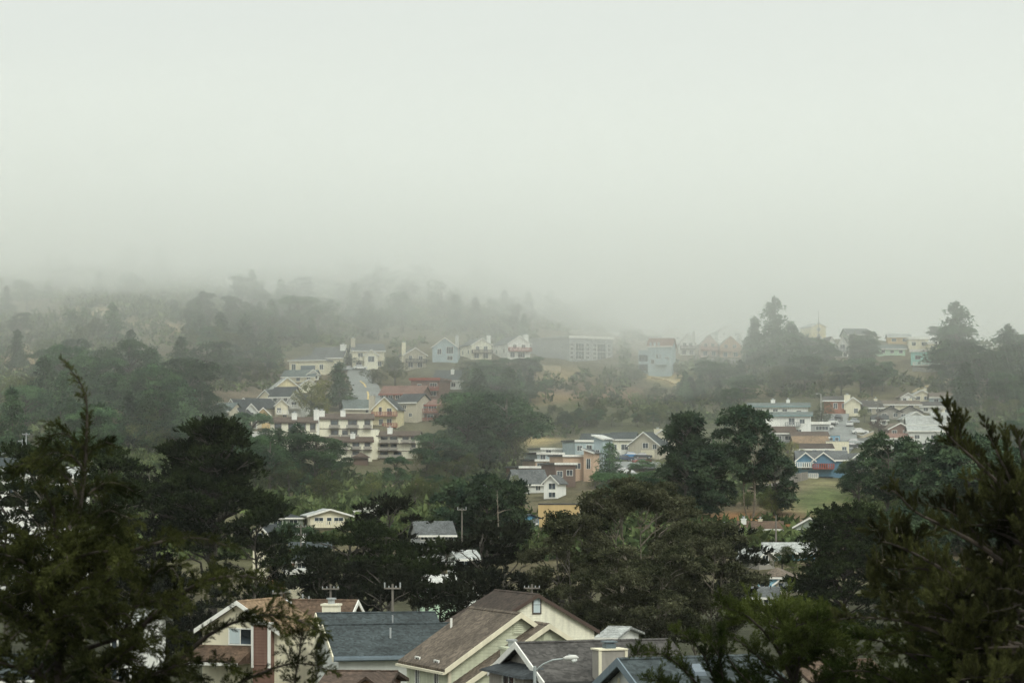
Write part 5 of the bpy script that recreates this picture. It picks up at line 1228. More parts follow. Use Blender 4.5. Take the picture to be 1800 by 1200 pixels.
spot('lime_tree', 1042, 1262, 154, 'yellow green tree top left of the eucalyptus trunks', d=163, width=.4, idx=1)
spot('lime_tree', 1198, 1300, 186, 'yellow green bush top at the right end of the grey brown roof', d=128, width=.45, idx=0)
# scrub: low ground cover nobody could count
n_s = 24000
sx, sd = rng.uniform(-330, 330, n_s * 4), rng.uniform(400, 1000, n_s * 4)
spx = CX + sx / sd * F; sz = ground(sx, sd); spy = HY - sz / sd * F
ok = (spx > -90) & (spx < 1890)
for a, b, c, e in AVOID: ok &= ~((spx > a) & (spx < b) & (spy > c) & (spy < e))
for (x0, y0, rx, ry, c) in PATCH_W: ok &= ~((((sx - x0) / rx) ** 2 + ((sd - y0) / ry) ** 2 < 1.0) & (rng.random(len(sx)) < .72))
clump = np.sin(sx * .043) * np.sin(sd * .035 + sx * .02) + .6 * np.sin(sx * .11 + sd * .08) + rng.normal(size=len(sx)) * .5
ok &= clump > -.25
sel = np.where(ok)[0][:n_s]
P = np.stack([sx[sel], sd[sel], sz[sel] + .1], 1)
SC = [np.concatenate([proto_leafy(9, .7, -.2, g0)]) for _ in range(4)]
so = link('hillside_scrub', tri_mesh('hillside_scrub', soup(SC, P, np.tile((0, 0, 1.0), (len(P), 1)) + rng.normal(size=(len(P), 3)) * .15, rng.uniform(1.2, 3.0, len(P))), FOL_SCRUB))
tag(so, 'green and brown scrub covering the open hillside', kind='stuff')
# ------------------------------------------------------------------ middle distance: big cypresses and eucalyptus, each with its own limbs
def mid_tree(name, label, px, d, top, width_px, n_pads, fol, protos, cat, bark='grey', low=.4, profile=(.62, .42), pad_r=.085, flat=.42, size=.55, dens=1.0, lean=(0, 0), trunks=1, group=None, seed=0, up=.7, pads=None, trunk_r=.018, sag=.03):
    g = np.random.default_rng(seed + 100)
    x = (px - CX) / F * d; gz = float(ground(x, d)); ztop = (HY - top) / F * d; H = ztop - gz; w = width_px / F * d
    root = tag(empty(name, (x, d, gz)), label, cat, group)
    tr = MB(); tops = []
    for t in range(trunks):
        a = 2 * pi * t / trunks + g.random(); b = (0.0 if trunks == 1 else .05 * w)
        p0 = np.array((cos(a) * b, sin(a) * b, -.8)); sp = (0.02 if trunks == 1 else .22) * w
        p3 = np.array((cos(a) * sp + lean[0] * w, sin(a) * sp + lean[1] * w, H * .9)); 
        pts = [p0 + (p3 - p0) * q + np.array((g.normal() * .012 * w, g.normal() * .012 * w, 0)) * (1 if 0 < q < 1 else 0) for q in np.linspace(0, 1, 7)]
        r0 = trunk_r * H * (1 if trunks == 1 else .7)
        tr.tube(pts, [r0 * (1.15 - .95 * q) for q in np.linspace(0, 1, 7)], 8); tops.append(pts)
    P, D, S = [], [], []
    if pads is None:
        pads = []
        for i in range(n_pads):
            h = low + (1 - low) * ((i + g.random()) / n_pads); R_ = .5 * sqrt(max(.02, 1 - ((h - profile[0]) / profile[1]) ** 2)) if abs(h - profile[0]) < profile[1] else .06
            a = g.uniform(0, 2 * pi); r = R_ * sqrt(g.uniform(.12, 1)); pads.append((cos(a) * r, sin(a) * r, h, pad_r * g.uniform(.7, 1.35)))
    for (cx, cy, h, pr) in pads:
        c = np.array((cx * w, cy * w, h * H)) ; lr = pr * w
        tp = tops[int(np.argmin([np.linalg.norm(np.array(t[4])[:2] - c[:2]) for t in tops]))]
        zz = max(.18 * H, c[2] - (.10 + .45 * np.linalg.norm(c[:2]) / w) * H * .55); q = np.clip((zz + .8) / (H * .9 + .8), 0, .97) * 6
        j = int(q); s0 = np.array(tp[j]) * (1 - q + j) + np.array(tp[min(j + 1, 6)]) * (q - j)
        pts = bend(s0, c, 5, sag); pts = [p + (g.normal(size=3) * .012 * w if 0 < i_ < 4 else 0) for i_, p in enumerate(pts)]
        rr = trunk_r * H * .42; tr.tube(pts, [rr, rr * .8, rr * .6, rr * .4, rr * .2], 6)
        for _ in range(3):
            e = c + unit(g.normal(size=3)) * lr * np.array((1, 1, flat)); tr.tube(bend(pts[3], e, 3, .02), [rr * .3, rr * .2, rr * .08], 4)
        m = int(dens * 11.0 * (lr / size) ** 2) + 8
        u = unit(g.normal(size=(m, 3))); k = u[:, 2] < -.25; u[k, 2] *= -.5
        lump = 1 + .28 * np.sin(u[:, 0] * 5 + c[0]) * np.sin(u[:, 1] * 5 + c[1])
        rad = (lr * g.uniform(.35, 1.08, m) * lump)[:, None] * np.array((1.25, 1.25, flat))
        P += (c + u * rad).tolist(); D += (u * (1.0, 1.0, .5) + np.array((0, 0, up)) + g.normal(size=(m, 3)) * .2).tolist(); S += (size * g.uniform(.7, 1.3, m)).tolist()
    tr.build('trunk', BARK(bark), root)
    link('crown', tri_mesh('crown', soup(protos, P, D, S), fol), root)
    return root
CT = 'cypress_tree'
def spire_pads(n, seed, lo=.6, left_low=.4, pr=.085):
    g = np.random.default_rng(seed); res = []
    for i in range(n):
        h = lo + (1 - lo) * ((i + g.random()) / n) ** 1.15; R_ = .5 * (1 - ((h - lo) / (1.03 - lo)) ** 1.25) * (.75 + .35 * sin(h * 31)) + .07
        a = g.uniform(0, 2 * pi); r = R_ * sqrt(g.uniform(.1, 1)); res.append((cos(a) * r, sin(a) * r, h - .05 * r, pr * g.uniform(.65, 1.3)))
    for i in range(n // 4):
        a = g.uniform(pi * .6, pi * 1.5); r = g.uniform(.1, .42); res.append((cos(a) * r, sin(a) * r, g.uniform(left_low, lo), pr * g.uniform(.8, 1.3)))
    return res
mid_tree(CT, 'big dark cypress with a broad layered crown left of the cream gabled wing', 372, 300, 746, 262, 100, FOL_CYP, CYP_MID, 'cypress tree', 'grey', .40, (.74, .34), .09, .40, .95, 1.4, seed=1, pads=spire_pads(96, 5), trunk_r=.02)
mid_tree(CT, 'dark cypress mass leaning on the left side of the big layered cypress', 268, 306, 826, 110, 26, FOL_DARK, CYP_MID, 'cypress tree', 'grey', .3, (.68, .4), .13, .5, .95, 1.5, seed=2)
mid_tree(CT, 'lower cypress with rusty edge at the right foot of the big layered cypress', 448, 292, 905, 150, 30, FOL_CYP, CYP_MID, 'cypress tree', 'grey', .3, (.62, .42), .12, .5, .95, 1.5, seed=3)
mid_tree(CT, 'flat topped cypress with two pale trunks in front of the white house at the left', 128, 268, 792, 300, 44, FOL_CYP, CYP_MID, 'cypress tree', 'pale', .62, (.84, .22), .085, .34, .9, 1.6, seed=4, trunks=2, trunk_r=.014)
mid_tree(CT, 'dark cypress at the left edge behind the near drooping branches', 10, 276, 868, 150, 26, FOL_CYP, CYP_MID, 'cypress tree', 'grey', .25, (.6, .42), .12, .45, .95, 1.5, seed=5)
mid_tree(CT, 'dark cypress thicket between the pale trunks and the big layered cypress', 205, 296, 852, 120, 30, FOL_DARK, CYP_MID, 'cypress tree', 'grey', .2, (.6, .44), .13, .5, .95, 1.5, seed=6)
CG = 'cypress group in the middle of the valley'
mid_tree(CT, 'wide flat topped cypress, left one of the middle group', 612, 262, 930, 190, 42, FOL_CYP, CYP_MID, 'cypress tree', 'grey', .3, (.72, .34), .085, .34, .85, 2.1, group=CG, seed=7)
mid_tree(CT, 'layered cypress standing behind the wide flat topped one', 682, 290, 880, 130, 30, FOL_DARK, CYP_MID, 'cypress tree', 'grey', .3, (.66, .38), .1, .4, .9, 2.0, group=CG, seed=8)
mid_tree(CT, 'cypress with bare forked limbs showing below its flat crown', 752, 256, 962, 180, 36, FOL_CYP, CYP_MID, 'cypress tree', 'grey', .5, (.78, .26), .085, .34, .85, 2.1, group=CG, seed=9, trunks=3)
mid_tree(CT, 'dark brown green cypress, right one of the middle group beside the eucalyptus', 872, 252, 926, 165, 46, FOL_DARK, CYP_MID, 'cypress tree', 'grey', .25, (.70, .36), .09, .36, .85, 2.1, group=CG, seed=10, trunks=2)
mid_tree(CT, 'low dark cypress filling the gap under the middle group', 560, 240, 985, 120, 26, FOL_DARK, CYP_MID, 'cypress tree', 'grey', .2, (.6, .44), .12, .45, .85, 2.0, group=CG, seed=11)
mid_tree(CT, 'low dark cypress behind the slate roofs in the middle', 668, 236, 1000, 150, 28, FOL_DARK, CYP_MID, 'cypress tree', 'grey', .2, (.62, .44), .11, .42, .85, 2.0, group=CG, seed=12)
mid_tree(CT, 'low dark cypress behind the brown roofed cream gable', 840, 234, 1010, 150, 28, FOL_DARK, CYP_MID, 'cypress tree', 'grey', .2, (.62, .44), .11, .42, .85, 2.0, group=CG, seed=13)
mid_tree(CT, 'low dark bushy cypress left of the cream gabled wing, under the big layered one', 335, 236, 1012, 150, 26, FOL_DARK, CYP_MID, 'cypress tree', 'grey', .2, (.62, .44), .12, .45, .85, 1.8, seed=41)
mid_tree(CT, 'low dark bushy cypress behind the drooping boughs at the left', 235, 230, 1020, 150, 26, FOL_DARK, CYP_MID, 'cypress tree', 'grey', .2, (.62, .44), .12, .45, .85, 1.8, seed=42)
EG = 'eucalyptus clump behind the cream gable'
ET = 'eucalyptus_tree'
mid_tree(ET, 'tallest eucalyptus of the clump, its olive crown highest in the middle', 1120, 238, 852, 230, 84, FOL_EUC, EUC, 'eucalyptus tree', 'pale', .36, (.72, .34), .072, .62, .62, 1.9, group=EG, seed=14, trunks=4, trunk_r=.010, up=.3, sag=.09)
mid_tree(ET, 'eucalyptus at the left of the clump beside the dark cypress', 1010, 230, 912, 170, 60, FOL_EUC, EUC, 'eucalyptus tree', 'grey', .3, (.66, .38), .085, .62, .6, 1.9, group=EG, seed=15, trunks=3, trunk_r=.011, up=.3, sag=.09)
mid_tree(ET, 'eucalyptus at the right of the clump with a pale crooked trunk', 1236, 226, 925, 190, 66, FOL_EUC, EUC, 'eucalyptus tree', 'pale', .3, (.66, .38), .08, .62, .6, 1.9, group=EG, seed=16, trunks=3, trunk_r=.010, up=.3, sag=.09)
mid_tree(ET, 'low eucalyptus in front of the clump, lower crown over the pale trunks', 1130, 218, 968, 250, 70, FOL_EUC, EUC, 'eucalyptus tree', 'pale', .34, (.7, .36), .07, .6, .56, 1.8, group=EG, seed=17, trunks=4, trunk_r=.012, up=.3, sag=.09)
mid_tree(CT, 'small dark flat cypress right of the eucalyptus clump', 1292, 300, 936, 104, 24, FOL_DARK, CYP_MID, 'cypress tree', 'grey', .25, (.68, .38), .12, .4, .9, 1.6, seed=18)
mid_tree('conifer_tree', 'big drooping dark conifer right of the valley houses', 1484, 286, 896, 196, 110, FOL_CYP, CYP_MID, 'conifer tree', 'brown', .08, (.12, .95), .085, .4, .9, 1.6, seed=19, up=.0, sag=.0)
TG = 'tall dark grove right of the parking court'
mid_tree('conifer_tree', 'tall dark conifer of the grove beside the parking court', 1206, 455, 732, 100, 60, FOL_MID, PAD, 'conifer tree', 'grey', .12, (.16, .88), .10, .4, 1.1, 1.3, group=TG, seed=20, up=.3)
mid_tree(CT, 'dark rounded cypress low in the middle of the grove', 1248, 448, 800, 84, 28, FOL_MID, PAD, 'cypress tree', 'grey', .15, (.6, .46), .15, .5, 1.1, 1.3, group=TG, seed=21)
mid_tree(ET, 'tall open eucalyptus at the right of the dark grove with bare trunks', 1320, 452, 722, 120, 50, FOL_MID, PAD, 'eucalyptus tree', 'pale', .35, (.74, .34), .1, .5, 1.1, 1.2, group=TG, seed=22, trunks=3, trunk_r=.008)
mid_tree(CT, 'dark tree at the right foot of the tall open eucalyptus', 1362, 456, 795, 70, 24, FOL_MID, PAD, 'cypress tree', 'grey', .1, (.5, .55), .15, .5, 1.1, 1.3, group=TG, seed=23)
PG = 'open pines in front of the stacked houses'
mid_tree('pine_tree', 'open pine with white specks of houses behind it, left of two', 1560, 440, 768, 120, 26, FOL_MID, PAD, 'pine tree', 'grey', .3, (.66, .4), .1, .42, 1.1, 1.0, group=PG, seed=24)
mid_tree('pine_tree', 'open pine with white specks of houses behind it, right of two', 1618, 430, 782, 120, 26, FOL_MID, PAD, 'pine tree', 'grey', .3, (.66, .4), .1, .42, 1.1, 1.1, group=PG, seed=25)
mid_tree('pine_tree', 'dark bluish tree behind the near pine boughs', 1700, 400, 778, 160, 50, FOL_MID, PAD, 'pine tree', 'grey', .1, (.6, .5), .14, .55, 1.2, 1.5, group=PG, seed=26)
mid_tree('pine_tree', 'dark bluish tree at the right edge behind the near pine', 1800, 410, 800, 150, 40, FOL_MID, PAD, 'pine tree', 'grey', .1, (.6, .5), .14, .55, 1.2, 1.4, group=PG, seed=27)
mid_tree('pine_tree', 'dark pine behind the lower boughs of the near pine', 1600, 330, 905, 150, 34, FOL_MID, PAD, 'pine tree', 'grey', .1, (.6, .5), .14, .5, 1.0, 1.4, group=PG, seed=28)
BG2 = 'bluish conifers above the middle cypress group'
mid_tree('conifer_tree', 'bluish conifer left of the tall gully conifer', 800, 405, 850, 84, 36, FOL_MID, PAD, 'conifer tree', 'grey', .15, (.35, .75), .13, .42, 1.0, 1.4, group=BG2, seed=29, up=.3)
mid_tree('conifer_tree', 'bluish conifer in the middle of the gully with a bare grey snag beside it', 856, 400, 842, 84, 36, FOL_MID, PAD, 'conifer tree', 'grey', .15, (.35, .75), .13, .42, 1.0, 1.3, group=BG2, seed=30, up=.3)
mid_tree('conifer_tree', 'bluish conifer nearest the small blue house', 900, 410, 850, 70, 30, FOL_MID, PAD, 'conifer tree', 'grey', .15, (.35, .75), .13, .42, 1.0, 1.3, group=BG2, seed=31, up=.3)
mid_tree(CT, 'dark bushy tree under the cream gabled bungalow', 520, 372, 928, 90, 24, FOL_MID, PAD, 'cypress tree', 'grey', .1, (.6, .5), .15, .5, .95, 1.4, seed=32)

# ------------------------------------------------------------------ the nearest trees, limb by limb
def near_tree(name, label, cat, base, limbs, fol, protos, bark, step=.17, sec=(.35, .85), spr=.26, d_rnd=.5, gravity=-.12, seed=0, tip_up=.0, per=.13, fat=1.0, subd=2.6):
    """limbs: lists of world points with a foot radius; side twigs carry sprays of foliage"""
    g = np.random.default_rng(seed + 500)
    root = tag(empty(name, base), label, cat)
    o = np.array(base, float); tr = MB(); P, D, S = [], [], []
    for lb in limbs:
        pts, r0, bare = lb[:3]; sc = lb[3] if len(lb) > 3 else 1.0; sl = lb[4] if len(lb) > 4 else 1.0
        pts = [np.array(p, float) - o for p in pts]
        dense = []                                # smooth the polyline
        n_ = len(pts)
        for i in range(n_ - 1):
            p0, p1, p2, p3 = pts[max(i - 1, 0)], pts[i], pts[i + 1], pts[min(i + 2, n_ - 1)]
            for t in np.linspace(0, 1, 8, endpoint=False):
                dense.append(.5 * ((2 * p1) + (p2 - p0) * t + (2 * p0 - 5 * p1 + 4 * p2 - p3) * t * t + (-p0 + 3 * p1 - 3 * p2 + p3) * t ** 3))
        dense.append(pts[-1]); dense = np.array(dense)
        seg = np.linalg.norm(np.diff(dense, axis=0), axis=1); L_ = np.concatenate([[0], np.cumsum(seg)]); tot = L_[-1]
        rad = r0 * (1 - .88 * L_ / tot)
        tr.tube(dense[::2].tolist() if len(dense) % 2 else dense.tolist(), (rad[::2] if len(dense) % 2 else rad).tolist(), 6)
        subs = [(dense, bare)]
        if bare < .9:
            for _ in range(max(2, int(tot * subd / sc))):
                f = g.uniform(max(bare, .18), 1.0); s = f * tot
                p = np.array([np.interp(s, L_, dense[:, k]) for k in range(3)]); q = np.array([np.interp(min(s + .1, tot), L_, dense[:, k]) for k in range(3)])
                t = unit(q - p) if f < .98 else unit(dense[-1] - dense[-3])
                u = unit(g.normal(size=3) * np.array((1, 1, .55))); v = unit(t * g.uniform(.6, 1.1) + u * .75 + np.array((0, 0, tip_up + .12)))
                l2 = g.uniform(*sec) * (1.1 - .6 * f) * sl * (1.25 if sc > 1.2 else 1)
                ts = np.linspace(0, 1, 6)[:, None]
                line = p + v * l2 * ts + np.array((0, 0, 1.0)) * l2 * (.30 * ts + gravity * 2.4 * ts ** 2)
                subs.append((line, 0.0)); tr.tube([line[0], line[2], line[5]], [.012, .008, .003], 4, False)
        for line, b0 in subs:
            sg = np.linalg.norm(np.diff(line, axis=0), axis=1); ll = np.concatenate([[0], np.cumsum(sg)]); n_ = max(2, int((ll[-1] * (1 - b0)) / (per * sc)))
            ss = ll[-1] * (b0 + (1 - b0) * (np.arange(n_) + g.random(n_)) / n_)
            pts_ = np.stack([np.interp(ss, ll, line[:, k]) for k in range(3)], 1); nxt = np.stack([np.interp(np.minimum(ss + .08, ll[-1]), ll, line[:, k]) for k in range(3)], 1)
            tt = unit(nxt - pts_); bad = np.linalg.norm(nxt - pts_, axis=1) < 1e-4; tt[bad] = unit(line[-1] - line[-2])
            rd = unit(g.normal(size=(n_, 3)) + np.array((0, 0, .25)))
            P += (pts_ + rd * .02).tolist(); D += (tt * 1.0 + rd * d_rnd + np.array((0, 0, tip_up))).tolist(); S += (spr * sc * g.uniform(.7, 1.25, n_) * (1.15 - .45 * ss / ll[-1])).tolist()
        t = unit(dense[-1] - dense[-3])
        for _ in range(3): P.append(dense[-1] - t * .1 * _); D.append(t + g.normal(size=3) * .25); S.append(spr)
    tr.build('trunk', BARK(bark), root)
    link('crown', tri_mesh('crown', soup(protos, P, D, S), fol), root)
    return root, len(P)
def L2(d0, pts, r, bare=.15, dd=0.0):
    n = len(pts); out_ = []
    for i, p in enumerate(pts):
        k = p[2] if len(p) > 2 else dd * (i / max(1, n - 1))
        out_.append(W(p[0], p[1], d0 + k))
    return (out_, r, bare)
def random_limbs(g, d0, px_t, rows, reach, n, rise, droop, r, bare=.25, side=None):
    """limbs leaving an upright trunk at px_t between two rows of the photograph, in all directions"""
    res = []
    for i in range(n):
        py = rows[0] + (rows[1] - rows[0]) * (i + g.random()) / n
        a = g.uniform(0, 2 * pi) if side is None else g.uniform(*side)
        p0 = np.array(W(px_t, py, d0)); l = g.uniform(*reach)
        h = np.array((cos(a), sin(a), 0)); ru = g.uniform(*rise)
        res.append(([p0, p0 + h * l * .35 + np.array((0, 0, ru * l * .45)), p0 + h * l * .72 + np.array((0, 0, ru * l * .72)), p0 + h * l + np.array((0, 0, (ru * .72 - droop) * l))], r, bare, 1.55))
    return res
gt = np.random.default_rng(77)
d0 = 46.0
bx, by_ = (110 - CX) / F * d0, d0
base = (bx, by_, float(ground(bx, by_)))
limbs = [
    ([(bx, by_, base[2] - .5), W(112, 1500, d0), W(104, 1250, d0), W(108, 1050, d0), W(138, 900, d0), W(150, 800, d0)], .26, .95),
    (L2(d0, [(134, 940), (148, 840), (152, 770), (152, 705), (138, 668), (114, 640)], .03, .0, -.1)[0], .05, .0, .62, .5), (L2(d0, [(138, 920), (152, 820), (150, 740)], .03, .0, .1)[0], .03, .0, .7, .5),
    L2(d0, [(130, 1010), (195, 985), (270, 955), (350, 945), (412, 964)], .05, .1, -1.2), L2(d0, [(180, 1180), (270, 1080), (350, 1025), (430, 1012), (490, 1032)], .06, .1, -2.2),
    L2(d0, [(120, 1020), (100, 950), (92, 890), (70, 855)], .07, .05, -1.4), L2(d0, [(150, 1140), (230, 1110), (300, 1060), (360, 1020), (392, 1004)], .05, .1, -.6),
    L2(d0, [(140, 1290), (260, 1210), (360, 1120), (450, 1082), (520, 1088), (572, 1116)], .07, .15, -2.0), L2(d0, [(200, 1330), (330, 1260), (430, 1195), (520, 1165), (590, 1180)], .06, .1, -1.5),
    L2(d0, [(300, 1330), (430, 1280), (505, 1230), (524, 1160), (532, 1104)], .06, .2, -1.0), L2(d0, [(300, 1360), (440, 1290), (545, 1210), (560, 1150)], .05, .2, -1.3),
    L2(d0, [(140, 880), (110, 830), (60, 812), (15, 824)], .04, .05, .8), L2(d0, [(150, 790), (120, 765), (98, 762), (72, 772)], .03, .05, -.3), L2(d0, [(152, 800), (172, 782), (190, 776)], .02, .0, .2),
    L2(d0, [(150, 830), (125, 800), (100, 812), (84, 830)], .03, .05, -.5), L2(d0, [(142, 880), (180, 850), (215, 852), (240, 868)], .03, .05, .4), L2(d0, [(130, 960), (180, 900), (215, 905), (245, 920)], .03, .05, -.4),
    L2(d0, [(110, 1080), (60, 1000), (10, 975), (-40, 965)], .06, .05, -1.0), L2(d0, [(110, 1130), (40, 1080), (-10, 1050), (-60, 1060)], .06, .05, -1.5), L2(d0, [(120, 1100), (170, 1040), (215, 1000), (240, 1010)], .05, .1, -1.8),
    L2(d0, [(110, 1180), (90, 1090), (50, 1020), (20, 1010)], .06, .1, -2.0), L2(d0, [(130, 1230), (200, 1160), (270, 1120), (330, 1120)], .05, .1, -2.4), L2(d0, [(110, 1300), (180, 1240), (280, 1180), (380, 1160), (420, 1180)], .06, .1, -2.6)]
limbs += random_limbs(gt, d0, 106, (1000, 1330), (.9, 2.4), 34, (.15, .55), .12, .05)
limbs += random_limbs(gt, d0, 118, (930, 1060), (.5, 1.3), 14, (.1, .5), .12, .04)
limbs += random_limbs(gt, d0 - 1, 230, (1200, 1340), (.8, 1.6), 12, (.1, .5), .12, .05)
for i in range(22):        # long boughs that rise, flatten and droop at the tip
    x0, y0 = gt.uniform(40, 230), gt.uniform(1010, 1320); w_ = gt.uniform(80, 170) * (1 if gt.random() < .8 else -1); h_ = gt.uniform(40, 130)
    limbs.append(L2(d0, [(x0, y0), (x0 + .3 * w_, y0 - .55 * h_), (x0 + .62 * w_, y0 - .95 * h_), (x0 + .86 * w_, y0 - h_), (x0 + w_, y0 - h_ + gt.uniform(8, 30))], .045, .05, -gt.uniform(.2, 2.6)))
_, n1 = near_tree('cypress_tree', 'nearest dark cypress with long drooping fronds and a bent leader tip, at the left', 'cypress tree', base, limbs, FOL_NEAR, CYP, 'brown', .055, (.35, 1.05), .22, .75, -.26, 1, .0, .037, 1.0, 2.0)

d0 = 54.0
bx = (1800 - CX) / F * d0; base = (bx, d0, float(ground(bx, d0)))
limbs = [([(bx, d0, base[2] - .5), W(1808, 1400, d0), W(1796, 1200, d0), W(1815, 1000, d0), W(1808, 860, d0), W(1790, 770, d0)], .28, .6),
    L2(d0, [(1806, 960), (1770, 870), (1715, 810), (1672, 770), (1650, 735)], .07, .15, -1.2), L2(d0, [(1730, 830), (1690, 775), (1672, 735), (1664, 712)], .03, .2, -.8), L2(d0, [(1700, 800), (1688, 760), (1690, 735), (1682, 722)], .02, .3, -.6),
    L2(d0, [(1806, 900), (1770, 830), (1745, 780), (1728, 738)], .05, .15, -.4), L2(d0, [(1806, 880), (1780, 820), (1772, 790), (1768, 762)], .04, .15, .6), L2(d0, [(1770, 850), (1720, 800), (1690, 790), (1660, 775)], .04, .1, .5),
    L2(d0, [(1808, 1030), (1740, 970), (1670, 930), (1610, 900), (1578, 868), (1558, 858)], .08, .12, -1.5), L2(d0, [(1740, 965), (1680, 905), (1640, 890), (1600, 880)], .04, .1, -.2), L2(d0, [(1760, 975), (1710, 940), (1680, 900), (1665, 885)], .04, .1, .4),
    L2(d0, [(1800, 1000), (1750, 930), (1700, 880), (1660, 870)], .05, .3, .8), L2(d0, [(1806, 950), (1770, 900), (1740, 850), (1700, 840)], .05, .1, -.8),
    L2(d0, [(1806, 1090), (1720, 1040), (1640, 990), (1580, 960), (1545, 950)], .08, .15, -2.0), L2(d0, [(1700, 1030), (1630, 1000), (1570, 1000), (1530, 985)], .05, .1, -.8), L2(d0, [(1806, 1150), (1700, 1100), (1620, 1080), (1560, 1070)], .07, .1, -1.8),
    L2(d0, [(1806, 1150), (1680, 1120), (1580, 1090), (1500, 1085), (1470, 1090)], .07, .2, -2.6), L2(d0, [(1806, 1060), (1780, 960), (1760, 900)], .06, .1, 1.0)]
limbs += random_limbs(gt, d0, 1806, (850, 1010), (.7, 1.6), 18, (.0, .45), .0, .04, .2, (pi * .6, pi * 1.5))
limbs += random_limbs(gt, d0, 1806, (1020, 1250), (1.4, 3.4), 28, (-.05, .3), .0, .05, .2, (pi * .6, pi * 1.5))
limbs += random_limbs(gt, d0, 1812, (900, 1230), (.9, 2.0), 26, (.0, .45), .0, .05, .2)
limbs += random_limbs(gt, d0 - .5, 1690, (1030, 1150), (.7, 1.9), 26, (.1, .5), .0, .03, .1)
_, n2 = near_tree('pine_tree', 'nearest pine with upturned bottlebrush shoots, filling the right edge', 'pine tree', base, limbs, FOL_NEARPINE, PINE, 'brown', .085, (.18, .5), .215, .8, .08, 2, .5, .058, 1.0, 3.8)
d0 = 57.0
bx = (1592 - CX) / F * d0; base = (bx, d0, float(ground(bx, d0)))
limbs = [([(bx, d0, base[2] - .5), W(1606, 1250, d0), W(1592, 1080, d0), W(1578, 990, d0), W(1576, 925, d0)], .09, .78)]
limbs += random_limbs(gt, d0, 1582, (940, 1090), (.4, 1.0), 16, (.1, .5), .0, .02, .2)
near_tree('pine_tree', 'slim young pine with a thin pale trunk left of the nearest pine', 'pine tree', base, limbs, FOL_NEARPINE, PINE, 'pale', .12, (.2, .5), .27, .85, .06, 3, .55, .08, 1.0, 3.0)
d0 = 61.0
bx = (1392 - CX) / F * d0; base = (bx, d0, float(ground(bx, d0)))
limbs = [([(bx, d0, base[2] - .5), W(1392, 1500, d0), W(1400, 1300, d0), W(1392, 1180, d0), W(1386, 1100, d0)], .26, .85),
    L2(d0, [(1396, 1200), (1360, 1130), (1310, 1080), (1262, 1066)], .06, .25, -1.0), L2(d0, [(1394, 1190), (1380, 1110), (1350, 1072), (1318, 1062)], .05, .3, .5), L2(d0, [(1396, 1200), (1420, 1120), (1460, 1086), (1495, 1090)], .06, .25, -.6),
    L2(d0, [(1394, 1180), (1410, 1110), (1430, 1080), (1450, 1074)], .05, .3, .8), L2(d0, [(1396, 1210), (1340, 1160), (1290, 1120), (1262, 1118)], .05, .25, -1.4), L2(d0, [(1394, 1150), (1380, 1100), (1385, 1072), (1400, 1064)], .04, .3, .2),
    L2(d0, [(1330, 1330), (1250, 1230), (1190, 1165), (1150, 1146), (1112, 1150)], .06, .15, -2.5), L2(d0, [(1330, 1320), (1265, 1210), (1230, 1140), (1188, 1106)], .06, .2, -2.0), L2(d0, [(1340, 1330), (1280, 1220), (1262, 1150), (1240, 1120)], .05, .2, -2.2),
    L2(d0, [(1330, 1320), (1240, 1250), (1190, 1210), (1130, 1190)], .05, .2, -2.6), L2(d0, [(1398, 1260), (1330, 1210), (1290, 1170), (1276, 1140)], .05, .2, -1.6), L2(d0, [(1398, 1260), (1450, 1190), (1510, 1150), (1560, 1160)], .05, .2, -1.2)]
limbs += random_limbs(gt, d0, 1392, (1085, 1180), (.8, 1.8), 26, (.05, .3), .06, .04, .3)
limbs += random_limbs(gt, d0, 1396, (1200, 1330), (1.0, 2.4), 20, (.1, .4), .06, .04, .3)
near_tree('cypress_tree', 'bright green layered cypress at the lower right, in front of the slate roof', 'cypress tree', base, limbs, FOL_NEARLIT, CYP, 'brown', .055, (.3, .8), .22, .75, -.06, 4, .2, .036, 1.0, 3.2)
d0 = 56.0
bx = (1690 - CX) / F * d0; base = (bx, d0, float(ground(bx, d0)))
limbs = [([(bx, d0, base[2] - .5), W(1690, 1500, d0), W(1700, 1300, d0), W(1690, 1180, d0)], .24, .9),
    L2(d0, [(1695, 1260), (1640, 1180), (1560, 1130), (1500, 1122)], .06, .2, -1.2), L2(d0, [(1695, 1260), (1720, 1170), (1760, 1120), (1812, 1102)], .06, .2, -1.0), L2(d0, [(1695, 1280), (1610, 1220), (1530, 1180), (1460, 1182)], .06, .2, -1.8),
    L2(d0, [(1695, 1260), (1670, 1170), (1640, 1120), (1610, 1108)], .05, .2, -.6), L2(d0, [(1695, 1280), (1740, 1210), (1790, 1170), (1840, 1160)], .05, .2, -1.8), L2(d0, [(1690, 1290), (1620, 1250), (1540, 1210), (1490, 1212)], .05, .2, -2.0),
    L2(d0, [(1695, 1240), (1700, 1160), (1720, 1120), (1740, 1098)], .05, .2, .4)]
limbs += random_limbs(gt, d0, 1694, (1130, 1300), (1.0, 2.6), 46, (.05, .4), .05, .04, .25)
near_tree('cypress_tree', 'olive green cypress filling the bottom right corner under the near pine', 'cypress tree', base, limbs, FOL_NEARLIT, CYP, 'brown', .06, (.3, .8), .22, .75, -.06, 5, .2, .04, 1.0, 3.0)
